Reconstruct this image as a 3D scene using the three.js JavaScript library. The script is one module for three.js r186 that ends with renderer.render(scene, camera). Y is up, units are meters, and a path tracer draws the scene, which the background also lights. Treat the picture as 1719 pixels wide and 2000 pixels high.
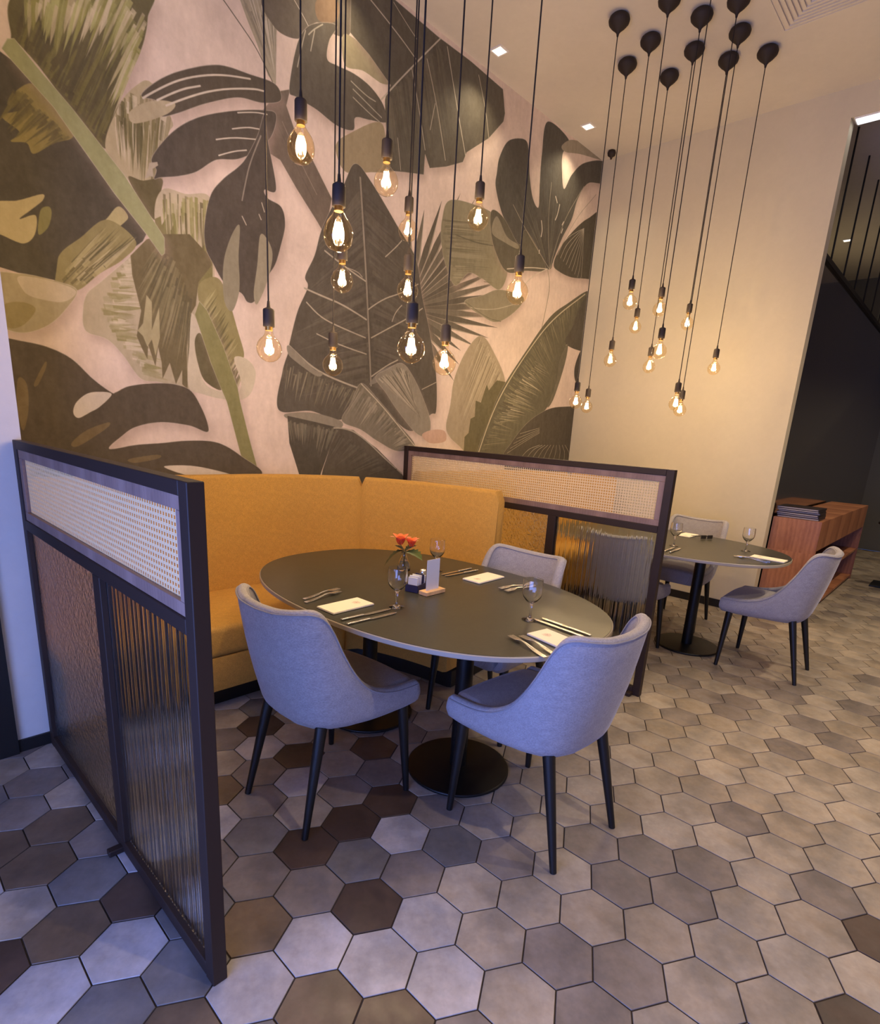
import * as THREE from 'three';
import { mergeGeometries, toCreasedNormals, mergeVertices } from 'three/addons/utils/BufferGeometryUtils.js';
import { RoundedBoxGeometry } from 'three/addons/geometries/RoundedBoxGeometry.js';
import { RectAreaLightUniformsLib } from 'three/addons/lights/RectAreaLightUniformsLib.js';

// ---------------------------------------------------------------- camera, sky, daylight, exposure
const scene = new THREE.Scene();
const V3 = (x, y, z) => new THREE.Vector3(x, y, z);
const EYE = V3(-0.978, 1.4913, 1.1309);
const camera = new THREE.PerspectiveCamera(91.4378, 1719 / 2254, 0.02, 60);
camera.setViewOffset(1719, 2254, 0, 0, 1719, 2000);
camera.matrixAutoUpdate = true;
camera.position.copy(EYE);
camera.quaternion.setFromRotationMatrix(new THREE.Matrix4().makeBasis(
  V3(0.687273, 0.058535, 0.724037), V3(0.144348, 0.965864, -0.215104), V3(-0.711912, 0.252348, 0.655363)));
scene.add(camera);
const renderer = new THREE.WebGLRenderer({ antialias: true });
renderer.toneMapping = THREE.LinearToneMapping;
renderer.toneMappingExposure = 0.52;
renderer.shadowMap.enabled = true;
RectAreaLightUniformsLib.init();
scene.background = new THREE.Color().setRGB(0.10, 0.18, 0.5);           // dusk sky outside the windows
const CEIL = 4.155, BACK = -2.235, ENDX = 4.68, OPEN = -0.15;            // ceiling height, mural wall, end wall, edge of the passage
function areaLight(color, intensity, w, h, pos, target) {
  const l = new THREE.RectAreaLight(new THREE.Color().setRGB(...color), intensity, w, h);
  l.position.set(...pos); l.lookAt(...target); scene.add(l); return l;
}
const DAY = [0.21, 0.335, 1.0];
areaLight(DAY, 17, 2.7, 1.8, [-2.26, 1.15, 0.8], [0, 1.15, 0.8]);       // daylight of the side window, just inside its panes
areaLight(DAY, 2, 2.6, 1.8, [-0.9, 1.15, 5.36], [-0.9, 1.15, 0]);        // daylight of the front window behind the camera
const WARM = [1.0, 0.76, 0.46];
const BULB = 0.78;

// ---------------------------------------------------------------- helpers
let seed = 7;
const rnd = () => { seed = (seed * 1664525 + 1013904223) >>> 0; return seed / 4294967296; };
const rr = (a, b) => a + (b - a) * rnd();
const taken = {};
function numbered(n) { const k = taken[n] = (taken[n] ?? -1) + 1; return k ? `${n}_${String(k).padStart(3, '0')}` : n; }
function shade(o) { o.traverse((m) => { if (m.isMesh) { m.castShadow = true; m.receiveShadow = true; } }); return o; }
function part(name, geo, mat, parent) {
  const m = new THREE.Mesh(Array.isArray(geo) ? merge(geo) : geo, mat); m.name = name; m.castShadow = m.receiveShadow = true;
  (parent || scene).add(m); return m;
}
function merge(list) {
  const l = list.map((g) => { const h = g.index ? g.toNonIndexed() : g; for (const k of Object.keys(h.attributes)) if (!['position', 'normal', 'uv'].includes(k)) h.deleteAttribute(k); return h; });
  return mergeGeometries(l);
}
function thing(name, label, category, pos = [0, 0, 0], turn = 0, group) {
  const o = new THREE.Group(); o.name = numbered(name); o.position.set(...pos); o.rotation.y = turn; o.userData = { label, category };
  if (group) o.userData.group = group;
  scene.add(o); return o;
}
function tag(o, label, category, group) { o.name = numbered(o.name); o.userData = { label, category }; if (group) o.userData.group = group; return o; }
function dup(o, pos, turn, label, group) {
  const c = o.clone(); c.name = numbered(o.name.replace(/_\d{3}$/, '')); c.position.set(...pos); c.rotation.y = turn;
  c.userData = { ...o.userData, label: label || o.userData.label }; if (group) c.userData.group = group;
  scene.add(c); return c;
}
function struct(name, geo, mat) { const m = part(name, geo, mat); m.userData.kind = 'structure'; return m; }
function box(x0, x1, y0, y1, z0, z1) {          // uv in metres
  const g = new THREE.BoxGeometry(x1 - x0, y1 - y0, z1 - z0); g.translate((x0 + x1) / 2, (y0 + y1) / 2, (z0 + z1) / 2); return metreUV(g);
}
function metreUV(g) {
  const p = g.attributes.position, n = g.attributes.normal, uv = new Float32Array(p.count * 2);
  for (let i = 0; i < p.count; i++) {
    const ax = Math.abs(n.getX(i)), ay = Math.abs(n.getY(i)), az = Math.abs(n.getZ(i));
    if (ay >= ax && ay >= az) { uv[2 * i] = p.getX(i); uv[2 * i + 1] = p.getZ(i); }
    else if (ax >= az) { uv[2 * i] = p.getZ(i); uv[2 * i + 1] = p.getY(i); }
    else { uv[2 * i] = p.getX(i); uv[2 * i + 1] = p.getY(i); }
  }
  g.setAttribute('uv', new THREE.BufferAttribute(uv, 2)); return g;
}
function rbox(w, h, d, r, x = 0, y = 0, z = 0) { const g = new RoundedBoxGeometry(w, h, d, 2, Math.min(r, w / 2.01, h / 2.01, d / 2.01)); g.translate(x, y, z); return metreUV(g); }
function rod(a, b, r0, r1, seg = 14) {
  const A = V3(...a), B = V3(...b), L = A.distanceTo(B), g = new THREE.CylinderGeometry(r1, r0, L, seg, 1);
  g.translate(0, L / 2, 0); g.applyQuaternion(new THREE.Quaternion().setFromUnitVectors(V3(0, 1, 0), B.clone().sub(A).normalize())); g.translate(...a); return g;
}
const lathe = (pts, seg = 32) => new THREE.LatheGeometry(pts.map(([x, y]) => new THREE.Vector2(Math.max(x, 0.00001), y)), seg);
function tube(pts, r, seg = 60, rad = 8, closed = false) { return new THREE.TubeGeometry(new THREE.CatmullRomCurve3(pts.map((p) => V3(...p)), closed), seg, r, rad, closed); }
function grid(nu, nv, fn, closeU = false) {       // fn(i/nu, j/nv) -> [x, y, z, u, v]
  const pos = [], uv = [], idx = [];
  for (let i = 0; i <= nu; i++) for (let j = 0; j <= nv; j++) { const p = fn(i / nu, j / nv, i, j); pos.push(p[0], p[1], p[2]); uv.push(p[3] ?? i / nu, p[4] ?? j / nv); }
  for (let i = 0; i < nu; i++) for (let j = 0; j < nv; j++) { const a = i * (nv + 1) + j, b = a + nv + 1; idx.push(a, b, a + 1, b, b + 1, a + 1); }
  const g = new THREE.BufferGeometry(); g.setAttribute('position', new THREE.Float32BufferAttribute(pos, 3)); g.setAttribute('uv', new THREE.Float32BufferAttribute(uv, 2)); g.setIndex(idx); g.computeVertexNormals(); return g;
}
function loft(loops, crease = 0.9) {               // loops: arrays of closed rings with the same count; ends capped
  const n = loops[0].length, pos = [], idx = [], uv = [];
  let run = 0;
  loops.forEach((L, i) => {
    if (i) run += V3(...L[0]).distanceTo(V3(...loops[i - 1][0]));
    let per = 0;
    L.forEach((p, j) => { if (j) per += V3(...p).distanceTo(V3(...L[j - 1])); pos.push(...p); uv.push(run, per); });
  });
  for (let i = 0; i + 1 < loops.length; i++) for (let j = 0; j < n; j++) { const a = i * n + j, b = i * n + (j + 1) % n, c = a + n, d = b + n; idx.push(a, c, b, b, c, d); }
  for (const [i, flip] of [[0, true], [loops.length - 1, false]]) {
    const L = loops[i], c = [0, 0, 0]; L.forEach((p) => { for (let k = 0; k < 3; k++) c[k] += p[k] / n; });
    const ci = pos.length / 3; pos.push(...c); uv.push(i ? run : 0, 0);
    for (let j = 0; j < n; j++) { const a = i * n + j, b = i * n + (j + 1) % n; flip ? idx.push(ci, a, b) : idx.push(ci, b, a); }
  }
  const g = new THREE.BufferGeometry(); g.setAttribute('position', new THREE.Float32BufferAttribute(pos, 3)); g.setAttribute('uv', new THREE.Float32BufferAttribute(uv, 2)); g.setIndex(idx);
  return toCreasedNormals(g, crease);
}
function extrude(shape, depth, bevel = 0, curveSegments = 12) {
  return metreUV(new THREE.ExtrudeGeometry(shape, { depth, bevelEnabled: bevel > 0, bevelSize: bevel, bevelThickness: bevel, bevelSegments: 2, curveSegments }));
}
function catmull(P, t) {                          // P: arrays of numbers, t in 0..1
  const n = P.length - 1, x = Math.min(t * n, n - 1e-6), i = Math.floor(x), f = x - i, a = P[Math.max(i - 1, 0)], b = P[i], c = P[i + 1], d = P[Math.min(i + 2, n)];
  return b.map((_, k) => 0.5 * (2 * b[k] + (c[k] - a[k]) * f + (2 * a[k] - 5 * b[k] + 4 * c[k] - d[k]) * f * f + (3 * b[k] - a[k] - 3 * c[k] + d[k]) * f * f * f));
}

// ---------------------------------------------------------------- textures
function noiseField(n, octaves, first, gain = 0.55, sd = 1) {   // tiling value noise, 0..1
  const out = new Float32Array(n * n); let amp = 1, tot = 0, f = first, s = sd * 7919 + 13;
  const hash = () => { s = (s * 1664525 + 1013904223) >>> 0; return s / 4294967296; };
  for (let o = 0; o < octaves && f <= n; o++, f *= 2, amp *= gain) {
    const lat = Float32Array.from({ length: f * f }, hash); tot += amp;
    for (let y = 0; y < n; y++) for (let x = 0; x < n; x++) {
      const u = x / n * f, v = y / n * f, i = Math.floor(u), j = Math.floor(v); let a = u - i, b = v - j; a = a * a * (3 - 2 * a); b = b * b * (3 - 2 * b);
      const i1 = (i + 1) % f, j1 = (j + 1) % f;
      out[y * n + x] += amp * ((lat[j * f + i] * (1 - a) + lat[j * f + i1] * a) * (1 - b) + (lat[j1 * f + i] * (1 - a) + lat[j1 * f + i1] * a) * b);
    }
  }
  for (let k = 0; k < out.length; k++) out[k] /= tot;
  return out;
}
function tex(n, fn, srgb, rep = 1) {
  const d = new Uint8Array(n * n * 4);
  for (let k = 0; k < n * n; k++) { const c = fn(k, k % n, Math.floor(k / n)); d[4 * k] = c[0]; d[4 * k + 1] = c[1]; d[4 * k + 2] = c[2]; d[4 * k + 3] = 255; }
  const t = new THREE.DataTexture(d, n, n); t.wrapS = t.wrapT = THREE.RepeatWrapping; t.magFilter = THREE.LinearFilter; t.minFilter = THREE.LinearMipmapLinearFilter; t.generateMipmaps = true;
  t.repeat.set(rep, rep); if (srgb) t.colorSpace = THREE.SRGBColorSpace; t.needsUpdate = true; return t;
}
const cl = (x) => Math.max(0, Math.min(255, Math.round(x)));
const nCloud = noiseField(512, 6, 4, 0.6, 3), nFine = noiseField(512, 4, 64, 0.7, 5), nMid = noiseField(512, 5, 16, 0.6, 9), nNap = noiseField(512, 3, 96, 0.8, 11);
// cement tile: cloudy, slightly warm and cool patches, fine speckle (repeats every 0.8 m)
const tileMap = tex(512, (k) => { const a = (nCloud[k] - 0.5) * 150, b = (nFine[k] - 0.5) * 22, w = (nMid[k] - 0.5) * 22; const v = 214 + a + b; return [cl(v + w * 0.6), cl(v), cl(v - w)]; }, true, 1 / 0.8);
const tileRough = tex(256, (k, x, y) => { const v = 120 + (nMid[(y * 2) * 512 + x * 2] - 0.5) * 110; return [v, v, v].map(cl); }, false, 1 / 0.8);
// velvet chenille: short crossed fibres (repeats every 0.25 m)
const velvetMap = tex(512, (k) => { const v = 228 + (nNap[k] - 0.5) * 70 + (nMid[k] - 0.5) * 22; return [v, v, v].map(cl); }, true, 4);
const velvetBump = tex(512, (k) => { const v = 128 + (nNap[k] - 0.5) * 220 + (nMid[k] - 0.5) * 30; return [v, v, v].map(cl); }, false, 4);
const hammerBump = tex(512, (k) => { const v = 128 + (nMid[k] - 0.5) * 320; return [v, v, v].map(cl); }, false, 5);
const plasterBump = tex(512, (k) => { const v = 128 + (nMid[k] - 0.5) * 120 + (nFine[k] - 0.5) * 60; return [v, v, v].map(cl); }, false, 0.6);
const plasterMap = tex(512, (k) => { const v = 244 + (nCloud[k] - 0.5) * 14 + (nFine[k] - 0.5) * 6; return [v, v, v].map(cl); }, true, 0.45);
const speckMap = tex(512, (k) => { const v = 222 + (nFine[k] - 0.5) * 46 + (nMid[k] - 0.5) * 30 + (nCloud[k] - 0.5) * 14; return [v, v, v].map(cl); }, true, 1.6);
function woodTex(a, b, rep, sd) {
  const n = noiseField(512, 4, 4, 0.6, sd);
  return tex(512, (k, x, y) => { const g = n[((y >> 3) % 512) * 512 + x], f = nFine[((y >> 2) % 512) * 512 + x]; const t = Math.max(0, Math.min(1, 0.5 + (g - 0.5) * 1.7 + (f - 0.5) * 0.5 + 0.12 * Math.sin(x * 0.22 + g * 16))); return [0, 1, 2].map((i) => cl(a[i] + (b[i] - a[i]) * t)); }, true, rep);
}
const walnutMap = woodTex([128, 78, 52], [186, 126, 88], 1.6, 21);
const paleWoodMap = woodTex([196, 150, 104], [232, 190, 142], 6, 25);
const greyWoodMap = woodTex([122, 96, 84], [150, 122, 108], 3, 29);

// ---------------------------------------------------------------- materials
const rgb = (r, g, b) => new THREE.Color().setRGB(r, g, b);
const M = {
  plaster: new THREE.MeshStandardMaterial({ color: '#dccfb0', map: plasterMap, bumpMap: plasterBump, bumpScale: 0.0012, roughness: 0.9 }),
  ceiling: new THREE.MeshStandardMaterial({ color: '#e2d8c6', map: plasterMap, roughness: 0.95 }),
  pillar: new THREE.MeshStandardMaterial({ color: '#dfd7ca', map: plasterMap, bumpMap: plasterBump, bumpScale: 0.0012, roughness: 0.9 }),
  grout: new THREE.MeshStandardMaterial({ color: '#33291f', roughness: 0.95 }),
  skirting: new THREE.MeshStandardMaterial({ color: '#17130f', roughness: 0.5 }),
  frame: new THREE.MeshStandardMaterial({ color: '#2b1a10', roughness: 0.6 }),
  caneFrame: new THREE.MeshStandardMaterial({ color: '#ffffff', map: greyWoodMap, roughness: 0.55 }),
  cane: new THREE.MeshStandardMaterial({ color: '#e9cf9c', roughness: 0.6 }),
  reed: new THREE.MeshPhysicalMaterial({ color: '#f2f6f2', transmission: 1, thickness: 0.006, ior: 1.5, roughness: 0.08 }),
  hammered: new THREE.MeshPhysicalMaterial({ color: '#eef2ee', transmission: 1, thickness: 0.005, ior: 1.5, roughness: 0.16, bumpMap: hammerBump, bumpScale: 0.004 }),
  pane: new THREE.MeshPhysicalMaterial({ color: '#ffffff', transmission: 1, thickness: 0, ior: 1.5, roughness: 0.02 }),
  mustard: new THREE.MeshPhysicalMaterial({ color: '#dda64a', map: velvetMap, bumpMap: velvetBump, bumpScale: 0.0006, roughness: 0.85, sheen: 0.35, sheenRoughness: 0.6, sheenColor: rgb(1, 0.75, 0.4) }),
  velvet: new THREE.MeshPhysicalMaterial({ color: '#b2acae', map: velvetMap, bumpMap: velvetBump, bumpScale: 0.0008, roughness: 0.8, sheen: 0.6, sheenRoughness: 0.5, sheenColor: rgb(0.8, 0.8, 0.9) }),
  blackWood: new THREE.MeshStandardMaterial({ color: '#12100f', roughness: 0.4 }),
  blackMetal: new THREE.MeshStandardMaterial({ color: '#0d0c0c', roughness: 0.45, metalness: 0.2 }),
  tableTop: new THREE.MeshPhysicalMaterial({ color: '#3d3c31', map: speckMap, roughness: 0.36, clearcoat: 0.15, clearcoatRoughness: 0.3 }),
  tableEdge: new THREE.MeshStandardMaterial({ color: '#a89c8a', roughness: 0.4 }),
  socket: new THREE.MeshStandardMaterial({ color: '#2b1f17', roughness: 0.7 }),
  cord: new THREE.MeshStandardMaterial({ color: '#1d1511', roughness: 0.8 }),
  bulbGlass: new THREE.MeshPhysicalMaterial({ color: rgb(1, 0.93, 0.80), transmission: 1, thickness: 0, ior: 1.5, roughness: 0.0 }),
  bulbAmber: new THREE.MeshPhysicalMaterial({ color: rgb(1, 0.9, 0.7), transmission: 1, thickness: 0, ior: 1.5, roughness: 0.0 }),
  brass: new THREE.MeshStandardMaterial({ color: '#c9a66a', roughness: 0.3, metalness: 1 }),
  filament: new THREE.MeshStandardMaterial({ color: '#ffd9a0', emissive: new THREE.Color(1, 0.84, 0.60), emissiveIntensity: 16, roughness: 1 }),
  downGlow: new THREE.MeshStandardMaterial({ color: '#ffffff', emissive: new THREE.Color(1, 0.88, 0.72), emissiveIntensity: 3, roughness: 1 }),
  ledGlow: new THREE.MeshStandardMaterial({ color: '#ffffff', emissive: new THREE.Color(0.86, 0.92, 1), emissiveIntensity: 3, roughness: 1 }),
  white: new THREE.MeshStandardMaterial({ color: '#eeeae2', roughness: 0.6 }),
  chrome: new THREE.MeshStandardMaterial({ color: '#e6e3dd', roughness: 0.26, metalness: 1 }),
  paper: new THREE.MeshStandardMaterial({ color: '#e6dccb', roughness: 0.8 }),
  glass: new THREE.MeshPhysicalMaterial({ color: '#ffffff', transmission: 1, thickness: 0.003, ior: 1.5, roughness: 0.0 }),
  water: new THREE.MeshPhysicalMaterial({ color: '#f4f0e4', transmission: 1, thickness: 0.02, ior: 1.33, roughness: 0.0 }),
  petal: new THREE.MeshPhysicalMaterial({ color: '#f5782a', roughness: 0.9, transmission: 0.4, thickness: 0, side: THREE.DoubleSide }),
  leaf: new THREE.MeshPhysicalMaterial({ color: '#56661f', roughness: 0.9, transmission: 0.3, thickness: 0, side: THREE.DoubleSide }),
  leafDark: new THREE.MeshStandardMaterial({ color: '#3a3a18', roughness: 0.6, side: THREE.DoubleSide }),
  stem: new THREE.MeshStandardMaterial({ color: '#6a5a2c', roughness: 0.6 }),
  paleWood: new THREE.MeshStandardMaterial({ color: '#ffffff', map: paleWoodMap, roughness: 0.5 }),
  card: new THREE.MeshStandardMaterial({ color: '#d4d2da', roughness: 0.6 }),
  sachetWhite: new THREE.MeshStandardMaterial({ color: '#e4e6f0', roughness: 0.6 }),
  sachetBlue: new THREE.MeshStandardMaterial({ color: '#2a2950', roughness: 0.5 }),
  walnut: new THREE.MeshPhysicalMaterial({ color: '#ffffff', map: walnutMap, roughness: 0.4 }),
  menuPages: new THREE.MeshStandardMaterial({ color: '#b3a9ac', roughness: 0.7 }),
  menuCover: new THREE.MeshStandardMaterial({ color: '#2a1f20', roughness: 0.4 }),
  blackGlass: new THREE.MeshPhysicalMaterial({ color: '#241b15', roughness: 0.2, clearcoat: 1, clearcoatRoughness: 0.05 }),
  slate: new THREE.MeshStandardMaterial({ color: '#8a877a', roughness: 0.5 }),
  darkWall: new THREE.MeshStandardMaterial({ color: '#6e6a5e', roughness: 0.7 }),
};
// leaf outlines of the printed wallpaper, in millimetres along and up the wall
const PRINT = [
["p","#57502a",1,[-141,3184,371,3434,370,3322,339,3201,263,3032,205,2894,131,2698,-110,2926,-184,2984,-201,2995]],
["s",["#46401f","#4e4726","#6b6530"],90,26,0.2,0.8,[-141,3184,371,3434,370,3322,339,3201,263,3032,205,2894,131,2698,-110,2926,-184,2984,-201,2995],[-184,2984,-110,2926,5,2817,131,2698],[-125,3192,33,3269,220,3279,244,2996]],
["s",["#a9a868","#8d8c48","#b9ad86","#c9bd9c","#7d7b3a"],70,24,0.25,0.75,[-141,3184,371,3434,370,3322,339,3201,263,3032,205,2894,131,2698,-110,2926,-184,2984,-201,2995],[-124,3199,48,3283,274,3387,368,3321,300,3113],[-163,2949,-71,2889,22,2852,88,2778,129,2720]],
["q","#3f3a2c",1,[-246,2922,-211,2909,-67,2790,159,2519,298,2375,278,2337,117,2193,-44,2047,-137,2074,-339,2090,-520,2103,-421,2897]],
["p","#8a7d42",0,[-197,2806,-135,2850,-67,2790,-3,2730,-7,2690,-81,2646,-163,2577,-186,2610,-245,2596,-208,2643,-267,2681,-192,2735,-206,2776]],
["s",["#6d6333","#574d28"],26,16,0.2,0.9,[-208,2821,13,2750,6,2677,-171,2560,-275,2658],[-196,2819,-6,2701],[-315,2630,-186,2541]],
["p","#b8aa7c",0,[-350,2325,-244,2370,-148,2423,-147,2399,-193,2350,-245,2296,-182,2328,-193,2248,-242,2198,-325,2213,-363,2211]],
["p","#7f7a46",0,[-162,2351,-128,2379,-117,2357,-137,2292,-179,2252]],
["p","#b5aa78",0,[171,2465,214,2437,190,2395,61,2275,-31,2190,-106,2173,15,2287,109,2389]],
["p","#8f8453",0,[-105,2181,-8,2281,117,2392,244,2329,178,2232,65,2142,-44,2043,-132,2053]],
["s",["#6a6136","#a89c6b","#55502c","#b9ad83"],40,18,0.4,0.95,[-121,2170,117,2392,262,2350,177,2224,-45,2039,-135,2060],[-131,2061,-36,2049],[134,2404,281,2371]],
["q","#3f3929",0,[-450,2196,-326,2204,-109,2176,-132,2070,-276,2071,-340,2079,-465,2068]],
["p","#a99c78",1,[-384,2030,-276,2068,-138,2067,-44,2043,-106,1940,-179,1865,-269,1818,-343,1819,-417,1848]],
["p","#c3b69a",0,[-270,2058,-138,2063,-48,2038,-110,1979,-231,1979,-269,2010]],
["p","#958856",0,[-345,1920,-275,1948,-223,1927,-279,1849,-341,1831]],
["p","#b9ac88",0,[135,2700,205,2894,293,3016,370,3058,461,2930,435,2858,389,2620,338,2451,230,2595]],
["s",["#6b6335","#7d7446","#d8ccb0","#575027"],46,20,0.4,1,[135,2700,205,2894,293,3016,370,3058,461,2930,435,2858,389,2620,338,2451,230,2595],[197,2891,294,3031,462,3023],[187,2665,264,2605,359,2498]],
["p","#5c532c",0,[230,2603,298,2616,391,2653,382,2586,343,2453]],
["p","#c3b697",0,[392,2605,512,2621,639,2646,651,2475,627,2163,382,2149,343,2457]],
["q","#7b7440",0,[343,2457,375,2478,377,2437,413,2497,422,2424,453,2487,446,2362,493,2451,502,2359,541,2447,566,2366,650,2449,637,2165,382,2149]],
["s",["#8d8a4a","#a5a065","#5d5629","#c5b994"],40,16,0.3,0.9,[392,2605,512,2621,639,2646,651,2475,627,2163,382,2149,343,2457],[387,2596,512,2617,638,2637],[387,2237,500,2218,630,2237]],
["p","#b5a98a",1,[296,2342,185,2225,62,2101,1,2040,-25,1963,-22,1865,72,1838,142,1770,222,1663,323,1655,477,1621,554,1917,547,2193,386,2365]],
["s",["#9c9468","#cabfa4","#8b8550","#a49b74"],50,24,0.3,0.9,[296,2342,185,2225,62,2101,1,2040,-25,1963,-22,1865,72,1838,142,1770,222,1663,323,1655,477,1621,554,1917,547,2193,386,2365],[185,2217,93,2099,50,1968,106,1851,233,1691],[365,2309,306,2100,312,1917,400,1662]],
["q","#665b35",0,[213,2256,297,2351,388,2399,521,2433,625,2354,639,2308,558,2204,537,2082,499,2020,475,1859,468,1630,439,1656,443,1733,404,1653,377,1763,333,1674,334,1758,320,1838,300,1735,270,1840,261,1767,237,1818,215,1876,246,2003,227,2102,215,2166]],
["s",["#4e4728","#7a7048","#8b825a","#5a5230"],60,16,0.3,0.95,[213,2256,388,2399,625,2354,531,2072,468,1640,239,1782,227,2102],[368,2361,454,2261,523,2098],[211,2124,244,1854,328,1739,459,1658]],
["q","#a99f74",0,[221,1903,251,1943,278,2086,303,2056,293,1915,338,2037,333,1885,304,1790,290,1870,265,1830,246,1881]],
["p","#8c8350",0,[557,2186,652,2251,713,2199,782,1991,817,1851,741,1806,775,1616,726,1684,636,1891,570,2051]],
["s",["#6d6636","#a9a06e","#5a5329"],36,14,0.2,0.9,[557,2186,714,2227,823,1857,780,1616,636,1891],[572,2079,676,1838,758,1646],[672,2246,793,1992,832,1797]],
["p","#cfc4a8",0,[754,1833,834,1838,891,1772,864,1655,803,1602,769,1615,795,1700]],
["p","#cbc0a5",0,[491,1871,514,2037,559,1932,521,1875,536,1763,583,1660,707,1626,689,1594,549,1613,474,1650]],
["p","#5b5330",0,[522,1894,560,1937,610,1791,669,1648,573,1684,536,1772]],
["q","#83804a",1,[558,2109,602,2066,689,1889,771,1667,785,1585,843,1353,911,1107,824,1109,770,1297,699,1579,664,1658,610,1791,529,2035]],
["p","#463c29",1,[-448,1799,-347,1784,-307,1780,-196,1767,-96,1725,-10,1640,69,1582,93,1584,157,1619,275,1645,390,1652,483,1627,540,1542,575,1449,569,1399,467,1431,309,1442,177,1411,102,1359,38,1293,170,1316,302,1329,463,1347,634,1339,780,1262,912,1141,491,1095,-72,1110,-525,1138]],
["p","#d6cbb8",0,[-112,1466,-96,1516,-40,1566,26,1580,71,1570,12,1506,-40,1472,-91,1443]],
["p","#d6cbb8",0,[313,1195,403,1206,529,1194,717,1142,494,1137]],
["p","#6d5c39",0,[-325,1608,-293,1587,-298,1473,-329,1372,-343,1470]],
["p","#6d5c39",0,[-134,1318,-64,1382,38,1427,45,1409,-35,1348,-112,1301]],
["p","#6d5c39",0,[128,1239,278,1265,287,1245,163,1220]],
["p","#6d5c39",0,[-264,1590,-211,1693,-205,1677,-246,1591]],
["q","#9a9c6c",1,[-215,2980,-190,2991,-108,2914,5,2817,215,2609,387,2382,384,2307,368,2293,298,2375,159,2519,-67,2790,-211,2909,-239,2935]],
["q","#a89f86",0,[838,3646,1082,3765,1062,3560,1058,3324,1008,3354,946,3468,886,3560]],
["s",["#6a6452","#cfc6b2","#857f6a"],24,8,0.3,1,[838,3646,1082,3765,1058,3324,946,3468],[848,3651,1071,3759],[1053,3347,1062,3333]],
["l","#5a5344",5,[739,3591,854,3514,956,3440,1086,3266]],
["p","#5e5647",0,[1017,3737,1651,4045,1593,3916,1565,3791,1460,3744,1330,3745,1207,3612,1051,3598]],
["l","#d6cbb8",4,[1181,3780,1234,3739,1275,3700]],
["p","#7a5e42",0,[1330,3851,1472,3919,1473,3821,1344,3761]],
["q","#665a4b",1,[954,3151,1072,3303,1151,3345,1124,3254,1177,3153,1304,3040,1448,2875,1396,2654,1334,2718,1188,2853,1080,2965,976,2981]],
["l","#8d8171",4,[1096,3164,1190,3033,1334,2864]],
["l","#544a3d",3,[1069,3134,1175,2987,1319,2815]],
["p","#4a4133",1,[316,2988,415,3095,552,3193,726,3283,899,3313,1053,3330,1088,3266,972,3208,822,3175,639,3076,495,2980,418,2935,410,2945,460,2988,383,2992]],
["p","#b7aa88",0,[251,2882,296,2936,391,2995,480,3014,432,2950,282,2856]],
["l","#d5cab4",8,[323,2978,440,3082,579,3173,734,3245,899,3292]],
["l","#d5cab4",8,[434,2989,574,3090,741,3184,919,3255,985,3269]],
["l","#d5cab4",8,[391,2995,501,3084,614,3145]],
["p","#443c31",1,[349,2734,454,2879,588,2993,768,3091,971,3174,1056,3184,1025,3068,933,2965,812,2881,687,2835,575,2744,479,2693,387,2658,353,2641,367,2685]],
["l","#cbc1ae",6,[691,2932,774,2974,934,3018]],
["l","#cbc1ae",6,[703,2862,782,2909,867,2943]],
["l","#cbc1ae",6,[786,3016,871,3057,947,3073]],
["l","#cbc1ae",6,[820,3104,916,3145,999,3163]],
["q","#b8ac95",0,[307,2627,328,2680,334,2706,374,2723,377,2708,349,2684,351,2649,334,2647]],
["p","#423a31",1,[982,3157,1002,3033,1050,2807,974,2780,996,2743,1084,2722,1108,2633,1075,2508,1037,2402,975,2310,901,2177,849,2158,811,2199,714,2227,644,2322,607,2393,608,2508,649,2658,724,2758,844,2878,935,3036]],
["l","#8d8373",7,[957,3044,887,2897,851,2762,832,2685]],
["l","#b8ad99",6,[830,2604,854,2567]],
["l","#b8ad99",6,[936,2643,949,2620]],
["l","#b8ad99",6,[955,2708,971,2666]],
["p","#8f886f",0,[812,2554,755,2475,707,2327,705,2140,752,2092,800,2216,801,2385]],
["p","#9a9279",0,[939,2532,980,2533,1020,2456,987,2312,913,2160,891,2215,918,2375]],
["p","#4c463a",1,[1144,3342,1193,3567,1261,3689,1372,3764,1474,3793,1419,3696,1406,3600,1477,3597,1600,3609,1731,3596,1835,3550,1882,3489,1875,3446,1737,3410,1625,3381,1608,3307,1482,3285,1332,3312,1191,3321]],
["l","#a9a18d",6,[1254,3672,1227,3582,1199,3473]],
["l","#a9a18d",6,[1316,3700,1289,3589]],
["l","#a9a18d",6,[1585,3561,1699,3531,1784,3530]],
["l","#a9a18d",6,[1602,3525,1734,3489,1839,3461]],
["l","#a9a18d",6,[1603,3482,1736,3445,1822,3432]],
["l","#a9a18d",6,[1372,3755,1316,3709,1275,3662]],
["p","#9b9170",0,[1519,3769,1635,3787,1775,3757,1899,3686,1831,3649,1679,3653,1537,3625]],
["p","#9a8c6a",0,[1475,3174,1592,3287,1831,3430,1899,3297,1978,3203,1747,3117,1548,3059]],
["q","#4f493b",1,[1575,4028,1810,4142,2055,4132,2326,4121,2671,4127,3066,4109,3113,3964,3101,3904,2936,3732,2688,3551,2653,3475,2475,3387,2304,3321,2251,3392,2246,3262,2072,3221,1923,3183,1872,3497,1868,3586,1909,3670,1725,3757,1572,3805]],
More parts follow.
